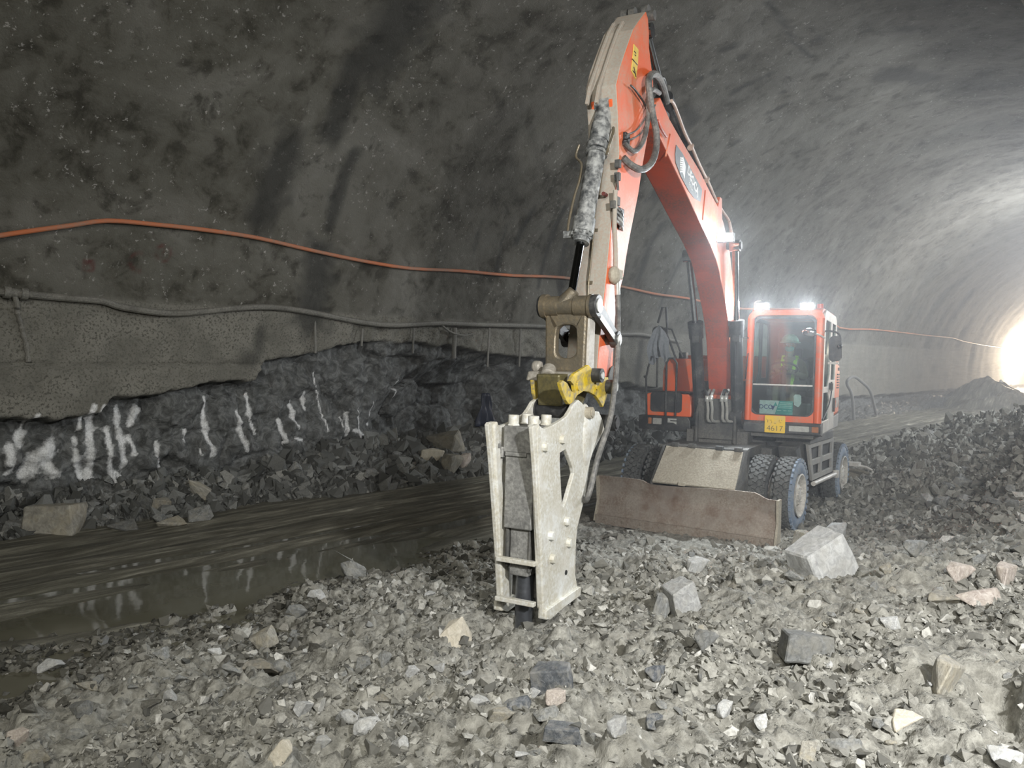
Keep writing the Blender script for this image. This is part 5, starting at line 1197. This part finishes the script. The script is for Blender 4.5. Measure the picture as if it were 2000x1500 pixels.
def hull(seed, n=16, el=(1, .75, .6), sub=0, pts=None):
    r = np.random.default_rng(seed); p = pts if pts is not None else r.uniform(-1, 1, (n, 3)); p = p/np.maximum(1, np.abs(p).sum(1, keepdims=True)/1.75) if pts is None else p; p = p*(np.array(el)*.5/np.abs(p).max(0))
    bm = bmesh.new(); vs = [bm.verts.new(q) for q in p]; bmesh.ops.convex_hull(bm, input=vs)
    bmesh.ops.delete(bm, geom=[v for v in bm.verts if not v.link_faces], context='VERTS')
    if sub:
        bmesh.ops.dissolve_limit(bm, angle_limit=.18, verts=bm.verts, edges=bm.edges)
        bmesh.ops.bevel(bm, geom=list(bm.edges), offset=.025, segments=1, affect='EDGES')
        bmesh.ops.triangulate(bm, faces=bm.faces)
        for _ in range(sub): bmesh.ops.subdivide_edges(bm, edges=[e for e in bm.edges if e.calc_length() > .11], cuts=1)
        bmesh.ops.triangulate(bm, faces=bm.faces)
        co = np.array([v.co[:] for v in bm.verts]); d = .032*fbm(co[:, 0]*4+seed, co[:, 1]*4+co[:, 2]*3, 3, seed % 50)+.016*fbm(co[:, 2]*9+seed, co[:, 0]*9-co[:, 1]*7, 2, seed % 40)
        for v, k in zip(bm.verts, d): v.co += v.normal*0+v.co.normalized()*float(k)
    bmesh.ops.triangulate(bm, faces=bm.faces)
    me = bpy.data.meshes.new('rock'); bm.to_mesh(me); bm.free(); return me
def boxhull(seed, el):
    r = np.random.default_rng(seed); p = []
    for i in (-1, 1):
        for j in (-1, 1):
            for k in (-1, 1):
                q = np.array([i, j, k])*.5*np.array(el)*r.uniform(.68, 1.0, 3); p.append(q)
                for _ in range(2): a = q.copy(); a[r.integers(3)] *= .55; p.append(a*r.uniform(.92, 1.04, 3))
    return np.array(p)
BIG = {}
EL = [(1, .8, .75), (1, .7, .6), (1, .9, .8), (1, .6, .45), (1, .75, .5), (1, .85, .62), (1, .55, .5), (1, .8, .4), (1, .75, .62), (1, .85, .85), (1, .6, .45)]
def bigmesh(k, mat_):
    key = (k, mat_.name)
    if key not in BIG:
        me = hull(100+k, pts=boxhull(k, EL[k]), el=EL[k], sub=2) if k > 7 else hull(100+k, [14, 18, 12, 20, 16, 13, 22, 15][k % 8], [(1, .8, .75), (1, .7, .6), (1, .9, .8), (1, .6, .45), (1, .75, .5), (1, .85, .62), (1, .55, .5), (1, .8, .4)][k % 8], 2)
        me.materials.append(mat_); BIG[key] = me
    return BIG[key]
def rock(x, y, w, h, m, label, k=None, rot=None, tilt=None, name='rock', group=None, cat='rock', deep=.22):
    """a boulder whose foot stands near picture height y+h/2"""
    r = random.Random(int(x*7+y)); k = r.randrange(8) if k is None else k
    p = ground_hit(x, y+h*.40); d = p.y; me = bigmesh(k, m); o = bpy.data.objects.new(name, me); COL.objects.link(o)
    el = EL[k]
    W = w/F*d; H = h/F*d
    sx = W*1.02; sz = H*1.12/el[2]*.95; sy = (W+H)/2/el[1]*.85
    o.scale = (sx, sy, sz); a = rot if rot is not None else r.uniform(-.35, .35); tl = tilt if tilt is not None else r.uniform(-.2, .2)
    o.rotation_euler = (r.uniform(-.15, .15), tl, a); g_ = G(p.x, p.y+sy*.15); o.location = (p.x, p.y+sy*.2, max(g_, p.z-.3*H)+H*(.5-deep)); tag(o, label, cat, group); return o
NAMED = [
 (1608,1078,112,96,R_pale,'big pale grey block leaning on the rubble right of the dozer blade',8,.30,-.42),
 (1640,1045,55,50,R_pale,'grey stone behind the big pale block beside the front wheel',2,None,None),
 (1572,1050,60,48,R_tan,'dusty tan stone left of the big pale block at the blade end',5,None,None),
 (1565,1085,55,55,R_grey,'grey stone under the left side of the big pale block',0,None,None),
 (1335,1165,62,72,R_pale,'pale upright rock on the rubble to the right of the breaker foot',9,.3,-.3),
 (1297,1185,52,66,R_grey,'grey rock touching the left side of the pale upright rock',5,None,None),
 (1362,1103,58,44,R_pale,'pale angular rock in front of the middle of the dozer blade',5,None,None),
 (1860,1320,100,96,R_tan,'large tan and grey boulder at right with a dark hollow beside it',5,.25,.12),
 (1974,1120,66,66,R_pink,'pinkish cream boulder at the right edge of the picture',5,None,None),
 (1878,1122,58,44,R_pink,'pinkish rock left of the boulder at the right edge',1,None,None),
 (1925,1172,95,34,R_pink,'flat pinkish slab with a pointed right end below the edge boulder',3,.1,.0),
 (1845,1170,80,36,R_tan,'flat dusty tan slab left of the pointed pinkish slab',4,None,None),
 (893,1240,66,60,R_cream,'cream yellow rock standing alone left of the breaker foot',2,.3,-.5),
 (1082,1316,88,52,R_dark,'dark blue-grey angular rock in the centre foreground',10,-.2,-.1),
 (1580,1266,106,56,R_grey,'long grey faceted rock with a pointed right end in the right foreground',10,.15,.15),
 (1378,1253,54,44,R_grey,'split grey rock below the pale upright rock',1,None,None),
 (1283,1318,42,44,R_dark,'dark blue slate piece pointing down, right of centre',3,.5,.7),
 (1772,1422,78,50,R_cream,'yellowish tan block at lower right below the large tan boulder',4,.3,-.3),
 (1974,1476,70,46,R_pale,'whitish block in the bottom right corner',3,-.3,.5),
 (1656,1456,80,36,R_grey,'long grey rock at the lower right, left of the yellowish tan block',3,-.1,.2),
 (1418,1393,36,34,R_pale,'small pale stone standing in the right foreground dirt',2,None,None),
 (1742,1218,40,34,R_pale,'small pale wedge above the large tan boulder',0,None,None),
 (1790,1072,54,34,R_grey,'grey pointed rock at right, above the pinkish rocks',1,None,None),
 (1733,1112,24,28,R_tan,'small tan stone right of the big pale block',0,None,None),
 (936,1372,46,30,R_pale,'white stone with a flat face in the centre foreground',4,None,None),
 (1085,1369,44,36,R_pink,'reddish speckled stone in the centre foreground',2,None,None),
 (1043,1352,32,24,R_pale,'small white stone above the black rock in the foreground',5,None,None),
 (1008,1372,64,32,R_dark,'black glossy rock in the centre foreground',3,.1,.1),
 (978,1398,60,34,R_tan,'rounded yellowish tan stone below the white stone with a flat face',5,None,None),
 (1066,1406,56,28,R_grey,'flat grey stone below the reddish speckled stone',3,None,None),
 (1100,1436,78,30,R_dark,'long dark green-grey rock low in the centre foreground',10,-.05,.08),
 (1208,1424,46,40,R_pale,'rounded pale grey stone low and right of centre',2,None,None),
 (1279,1414,36,34,R_dark,'dark stone right of the rounded pale grey stone',2,None,None),
 (716,1424,64,34,R_pale,'long pale grey stone in the left centre foreground',6,.5,-.35),
 (672,1402,44,28,R_grey,'rough grey stone up and left of the long pale grey stone',1,None,None),
 (538,1478,66,40,R_cream,'long off-white slab near the bottom edge left of centre',3,.5,-.6),
 (588,1390,36,40,R_pale,'pale oval stone above the off-white slab',4,.4,-.8),
 (628,1450,40,30,R_pale,'pale stone right of the off-white slab',5,None,None),
 (778,1452,44,34,R_pale,'pale flat-faced stone low in the foreground right of the long pale stone',0,None,None),
 (745,1365,38,22,R_tan,'flat tan stone on the dirt left of the centre foreground',4,None,None),
 (803,1316,34,28,R_pale,'pale greenish stone between the cream rock and the bottom edge',5,None,None),
 (858,1312,28,22,R_pale,'small whitish stone directly below the cream yellow rock',0,None,None),
 (708,1302,32,32,R_grey,'rounded grey stone in the row left of the cream yellow rock',2,None,None),
 (750,1290,30,34,R_grey,'upright grey stone in the row left of the cream yellow rock',1,None,None),
 (92,1302,50,34,R_pale,'bluish pale rock lying in the water at the left',4,.4,-.35),
 (28,1442,44,38,R_pink,'reddish brown stone near the bottom left corner',2,None,None),
 (150,1378,58,42,R_grey,'squarish grey stone at the water edge in the lower left',0,None,None),
 (168,1345,52,18,R_tan,'flat tan stone above the squarish grey stone in the lower left',7,None,None),
 (145,1437,44,26,R_grey,'greenish grey stone right of the reddish brown stone',5,None,None),
 (60,1475,66,40,R_tan,'long dusty stone in the bottom left corner',6,.4,-.3),
 (510,1252,62,56,R_tan,'brownish pointed boulder at the edge of the water',0,None,None),
 (505,1296,72,34,R_tan,'blocky tan rock below the brownish pointed boulder',4,None,None),
 (550,1308,44,26,R_grey,'rounded grey stone right of the blocky tan rock',6,None,None),
 (560,1330,36,30,R_grey,'grey stone below the rounded grey stone near the water',2,None,None),
 (620,1166,44,30,R_pale,'pale wet stone at the upper edge of the rubble near the puddle',4,None,None),
 (575,1198,52,32,R_grey,'dark wet stone at the near shore of the puddle',5,None,None),
 (690,1116,44,58,R_grey,'tall grey slab on the small mound right of the puddle',6,.2,-.9),
 (840,1162,26,14,R_pale,'small pale stone on the mound left of the breaker',4,None,None),
 (330,1362,26,34,R_pale,'small pale upright flake in the lower left rubble',4,None,None),
 (418,1272,34,14,R_pale,'flat white stone among the wet stones',7,None,None),
 (440,1252,28,16,R_tan,'yellow brown stone among the wet stones',5,None,None),
 (95,1016,112,62,R_tan,'big speckled tan concrete block at the foot of the left heap',8,.0,.0),
 (384,956,36,62,R_tan,'tall greenish tan slab leaning in the left heap',3,.5,-1.0),
 (312,990,46,36,R_tan,'brownish rock in the left heap beside the leaning slab',5,None,None),
 (330,1018,62,22,R_tan,'flat pale brown rock at the foot of the left heap',7,None,None),
 (387,1004,50,34,R_grey,'layered grey-brown rock at the foot of the left heap',2,None,None),
 (236,1026,74,26,R_grey,'long flat grey rock lying at the edge of the muddy track',7,None,None),
 (215,990,24,18,R_grey,'small grey stone beside the big speckled block in the left heap',0,None,None),
 (840,894,60,46,R_cream,'speckled cream concrete lump on the wall heap left of the breaker',5,None,None),
 (868,862,86,60,R_tan,'large brown rock behind the speckled cream lump',0,None,None),
 (878,906,52,52,R_tan,'brown rock right of the speckled cream lump',1,None,None),
 (908,912,32,34,R_pink,'reddish brown stone nearest the breaker in the wall heap',2,None,None),
 (782,940,30,14,R_grey,'low grey stone at the track edge in front of the wall heap',5,None,None),
 (824,926,34,26,R_grey,'grey stone below the speckled cream lump',1,None,None),
 (724,937,34,24,R_grey,'grey block at the track edge left of the low grey stone',5,None,None),
 (752,921,34,22,R_grey,'grey block just above the track edge in the wall heap',0,None,None),
 (569,927,38,32,R_grey,'pale veined grey block in the middle of the wall heap',3,.3,-.4),
 (20,1035,42,36,R_grey,'grey rock at the left edge beside the big speckled block',5,None,None),
]
for a in NAMED:
    x, y, w, h, m, lab, k, ro, tl = a
    rock(x, y, w, h, m, lab, k, ro, tl, name=('slab' if 'slab' in lab else 'boulder' if w > 60 else 'stone'), cat='rock')

# small repeated stones that are told apart by nothing but their heap
def scatter(n, xs, ys, sz, m, label, group, seed, test=None, kk=range(8)):
    r = random.Random(seed); c = 0; tries = 0
    while c < n and tries < n*12:
        tries += 1; x = r.uniform(*xs); y = r.uniform(*ys)
        if test and not test(x, y): continue
        p = ground_hit(x, y); W = sz[0]*(sz[1]/sz[0])**(r.random()**1.6)
        k = r.choice(list(kk)); me = bigmesh(k, m if not isinstance(m, (list, tuple)) else r.choice(m)); o = bpy.data.objects.new('stone', me); COL.objects.link(o)
        o.scale = (W, W*r.uniform(.8, 1.2), W*r.uniform(.7, 1.1)); o.rotation_euler = (r.uniform(-.6, .6), r.uniform(-.6, .6), r.uniform(0, 6.28)); o.location = (p.x, p.y, G(p.x, p.y)+W*.14)
        tag(o, label, 'stone', group); c += 1
lin = lambda x, pts: float(np.interp(x, [p[0] for p in pts], [p[1] for p in pts]))
ttop = [(0, 950), (150, 940), (300, 925), (450, 890), (600, 870), (760, 840), (960, 850)]; tbot = [(0, 1045), (200, 1035), (400, 1010), (600, 960), (760, 945), (960, 925)]
scatter(90, (0, 960), (840, 1045), (.14, .42), [R_talus, R_talus, R_grey], 'dark grey angular stone in the heap along the foot of the left wall', 'stones in the heap along the left wall', 3, lambda x, y: lin(x, ttop)+8 < y < lin(x, tbot))
scatter(60, (0, 620), (1170, 1420), (.06, .17), [R_wet, R_wet, R_grey], 'wet grey stone lying in the shallow water at lower left', 'wet stones at lower left', 4, lambda x, y: y > 1240-.10*x and y < 1400-.06*x and x < 620, kk=(3, 4, 5, 7))
scatter(45, (650, 2000), (1180, 1495), (.045, .13), [R_grey, R_tan, R_grey, R_pale], 'small grey stone strewn over the loose dirt of the foreground', 'stones strewn over the foreground', 5)
scatter(25, (1180, 2000), (1020, 1180), (.06, .17), [R_grey, R_tan], 'grey stone on the rubble in front of the excavator', 'stones in front of the excavator', 6, lambda x, y: y > 1085 or x > 1700)
scatter(35, (1700, 2000), (830, 1010), (.10, .34), [R_grey, R_talus, R_pale], 'grey stone on the rubble heap at the right behind the excavator', 'stones on the right hand heap', 8, lambda x, y: y > 1190-.18*x*1.0-30)

# ------------------------------------------------ countless fragments: one object per area
SM = [hull(500+i, 9+i % 4, [(1, .8, .6), (1, .7, .45), (1, .9, .7), (1, .6, .35)][i % 4]) for i in range(12)]
SMV = []
for me in SM:
    co = np.zeros(len(me.vertices)*3, dtype=np.float32); me.vertices.foreach_get('co', co); fa = np.array([list(p.vertices) for p in me.polygons]); SMV.append((co.reshape(-1, 3), fa))
def fragments(name, pts, size, m, label, cat, flat=1.0, lift=.10):
    n = len(pts); r = np.random.default_rng(len(name)+n); V = []; Fc = []; tone = []; off = 0
    which = r.integers(0, len(SMV), n); ang = r.uniform(0, 2*PI, (n, 3)); ang[:, 1:] *= .14*flat
    for i, (co, fa) in enumerate(SMV):
        sel = np.where(which == i)[0]
        if not len(sel): continue
        a = ang[sel]; sc_ = size[sel, None]*r.uniform(.75, 1.25, (len(sel), 3)); cz, sz_ = np.cos(a[:, 0]), np.sin(a[:, 0]); cx, sx = np.cos(a[:, 1]), np.sin(a[:, 1]); cy, sy = np.cos(a[:, 2]), np.sin(a[:, 2])
        q = co[None]*sc_[:, None]; x, y, z = q[..., 0], q[..., 1], q[..., 2]
        y, z = y*cx[:, None]-z*sx[:, None], y*sx[:, None]+z*cx[:, None]; x, z = x*cy[:, None]+z*sy[:, None], -x*sy[:, None]+z*cy[:, None]; x, y = x*cz[:, None]-y*sz_[:, None], x*sz_[:, None]+y*cz[:, None]
        q = np.stack([x, y, z], -1)+pts[sel][:, None]; q[..., 2] += (size[sel]*lift)[:, None]
        V.append(q.reshape(-1, 3)); Fc.append((fa[None]+(off+np.arange(len(sel))*len(co))[:, None, None]).reshape(-1, 3)); off += len(sel)*len(co); tone.append(np.repeat(r.random(len(sel)), len(co)))
    o = mesh_np(name, np.concatenate(V), np.concatenate(Fc), m); set_attr(o, 'tone', np.concatenate(tone)); return tag(o, label, cat, kind='stuff')
def fragmat(name, stops, rough=.88, bump=True):
    t = NT(name); c = t.ramp(t.attr('tone'), stops); n = t.noise(40, 4, .65); c = t.mix(t.ramp(n, [(.35, .45), (.6, 0)]), c, (.10, .098, .085)); t.col(c); t.set(rough=rough, spec=.35); t.bump(n, .4, .006); return t.m
def cover(n, region, dens, s0, s1, pw, seed, zone):
    """random points on the ground, more and smaller near the lens"""
    r = np.random.default_rng(seed); x0, x1, y0, y1 = region
    Y = y0*(y1/y0)**r.random(n*3); X = Y*r.uniform(x0, x1, n*3); s = X*TD.x+Y*TD.y; w = X*TN.x+Y*TN.y
    h, rz, hz, tz, pd = ground(s, w); keep = zone(s, w, h, rz, hz, tz, pd) > r.random(n*3); X, Y, h = X[keep][:n], Y[keep][:n], h[keep][:n]
    size = s0*(s1/s0)**(r.random(len(X))**pw)*np.clip(Y/5.5, .75, 3.2); return np.stack([X, Y, h], -1), size
M_frag = fragmat('broken rock', [(.0, (.10, .10, .092)), (.3, (.20, .197, .175)), (.7, (.31, .305, .275)), (.93, (.43, .425, .39)), (1, (.58, .575, .54))])
M_fragd = fragmat('dark broken rock', [(.0, (.05, .052, .05)), (.5, (.13, .135, .13)), (.85, (.21, .216, .208)), (1, (.32, .32, .30))])
M_fragw = fragmat('wet broken rock', [(.0, (.03, .03, .026)), (.5, (.075, .073, .062)), (.85, (.15, .146, .125)), (1, (.30, .29, .26))], .4)
p, sz_ = cover(32000, (-.72, .72, 2.7, 14), 1, .014, .11, 2.6, 1, lambda s, w, h, rz, hz, tz, pd: (rz > .4)*(h > .10)*1.0*(np.clip(fbm(s*1.1, w*1.1, 3, 66)*2.2+.55, .10, 1)))
fragments('rock_fragments', p, sz_, M_frag, 'loose grey rock fragments and clods covering the foreground rubble', 'rubble')
p, sz_ = cover(7000, (-.72, .05, 3.5, 11), 1, .02, .10, 2.2, 2, lambda s, w, h, rz, hz, tz, pd: (rz > .15)*(h > -.12)*(h < .16)*(w > 4.2)*1.0)
fragments('wet_gravel', p, sz_, M_fragw, 'wet stone fragments along the shallow water at lower left', 'gravel', flat=.7)
p, sz_ = cover(9000, (-.72, .30, 8.5, 26), 1, .035, .17, 1.9, 5, lambda s, w, h, rz, hz, tz, pd: (tz > .3)*(w < 12.7)*1.0)
fragments('wall_rubble', p, sz_, M_fragd, 'dark broken stone piled along the foot of the left wall', 'rubble', flat=2.0)
p, sz_ = cover(7000, (.28, .72, 9, 26), 1, .02, .085, 2.2, 6, lambda s, w, h, rz, hz, tz, pd: np.maximum(hz, rz*.6)*(w < 6.3))
fragments('heap_rubble', p, sz_, M_frag, 'grey broken stone covering the heap behind the machine at right', 'rubble', flat=1.5)
# ================================================================== light
def lamp(kind, name, loc, target=None, power=100, color=(1, 1, 1), **k):
    d = bpy.data.lights.new(name, kind); d.energy = power; d.color = color
    for a, b in k.items(): setattr(d, a, b)
    o = bpy.data.objects.new(name, d); COL.objects.link(o); o.location = loc
    if target is not None: o.rotation_euler = (Vector(target)-Vector(loc)).to_track_quat('-Z', 'Y').to_euler()
    return o
# unseen flood light behind the camera, inferred from the brightly lit right-hand faces
lamp('SPOT', 'flood_light', (2.7, -0.7, 4.1), (3.6, 9.6, 1.6), 1000, (1, .99, .975), spot_size=math.radians(118), spot_blend=1.0, shadow_soft_size=.14)
# weak soft fill added behind the camera, not an actual lamp
lamp('AREA', 'fill_light', (-1.0, -2.5, 6.5), (-3, 8, 1.5), 200, (1, .97, .88), size=3.0)
# warm lamp far down the tunnel, followed by two added fills
lamp('POINT', 'site_lamp', at(2012, 690, 66), None, 5200, (1, .82, .62), shadow_soft_size=.4)
lamp('POINT', 'far_fill', T2W(38, 1.5, 7.0), None, 2100, (.95, .97, 1), shadow_soft_size=.5)  # unseen fill added to brighten the far tunnel
lamp('POINT', 'far_fill', T2W(22, -1.0, 6.0), None, 1000, (.9, .95, 1), shadow_soft_size=.5)  # second added fill, brightens the arch behind the machine
for i, c_ in enumerate(LAMPS):   # two on the cab roof, one on the boom
    p = MS @ (c_+Vector((.06, 0, -.0))); tg = MS @ (c_+Vector((5, -.2, -2.6)))
    lamp('SPOT', 'work_light_beam', p, tg, (115, 115, 75)[i], (.90, .96, 1), spot_size=math.radians(120), spot_blend=.7, shadow_soft_size=.06)
w = bpy.data.worlds.new('world'); S.world = w; w.use_nodes = True
w.node_tree.nodes['Background'].inputs[0].default_value = (.02, .022, .025, 1); w.node_tree.nodes['Background'].inputs[1].default_value = .3
vs_ = S.view_settings; vs_.view_transform = 'Standard'; vs_.look = 'None'; vs_.gamma = 1; vs_.exposure = 1.55
try: vs_.use_curve_mapping = False
except Exception: pass
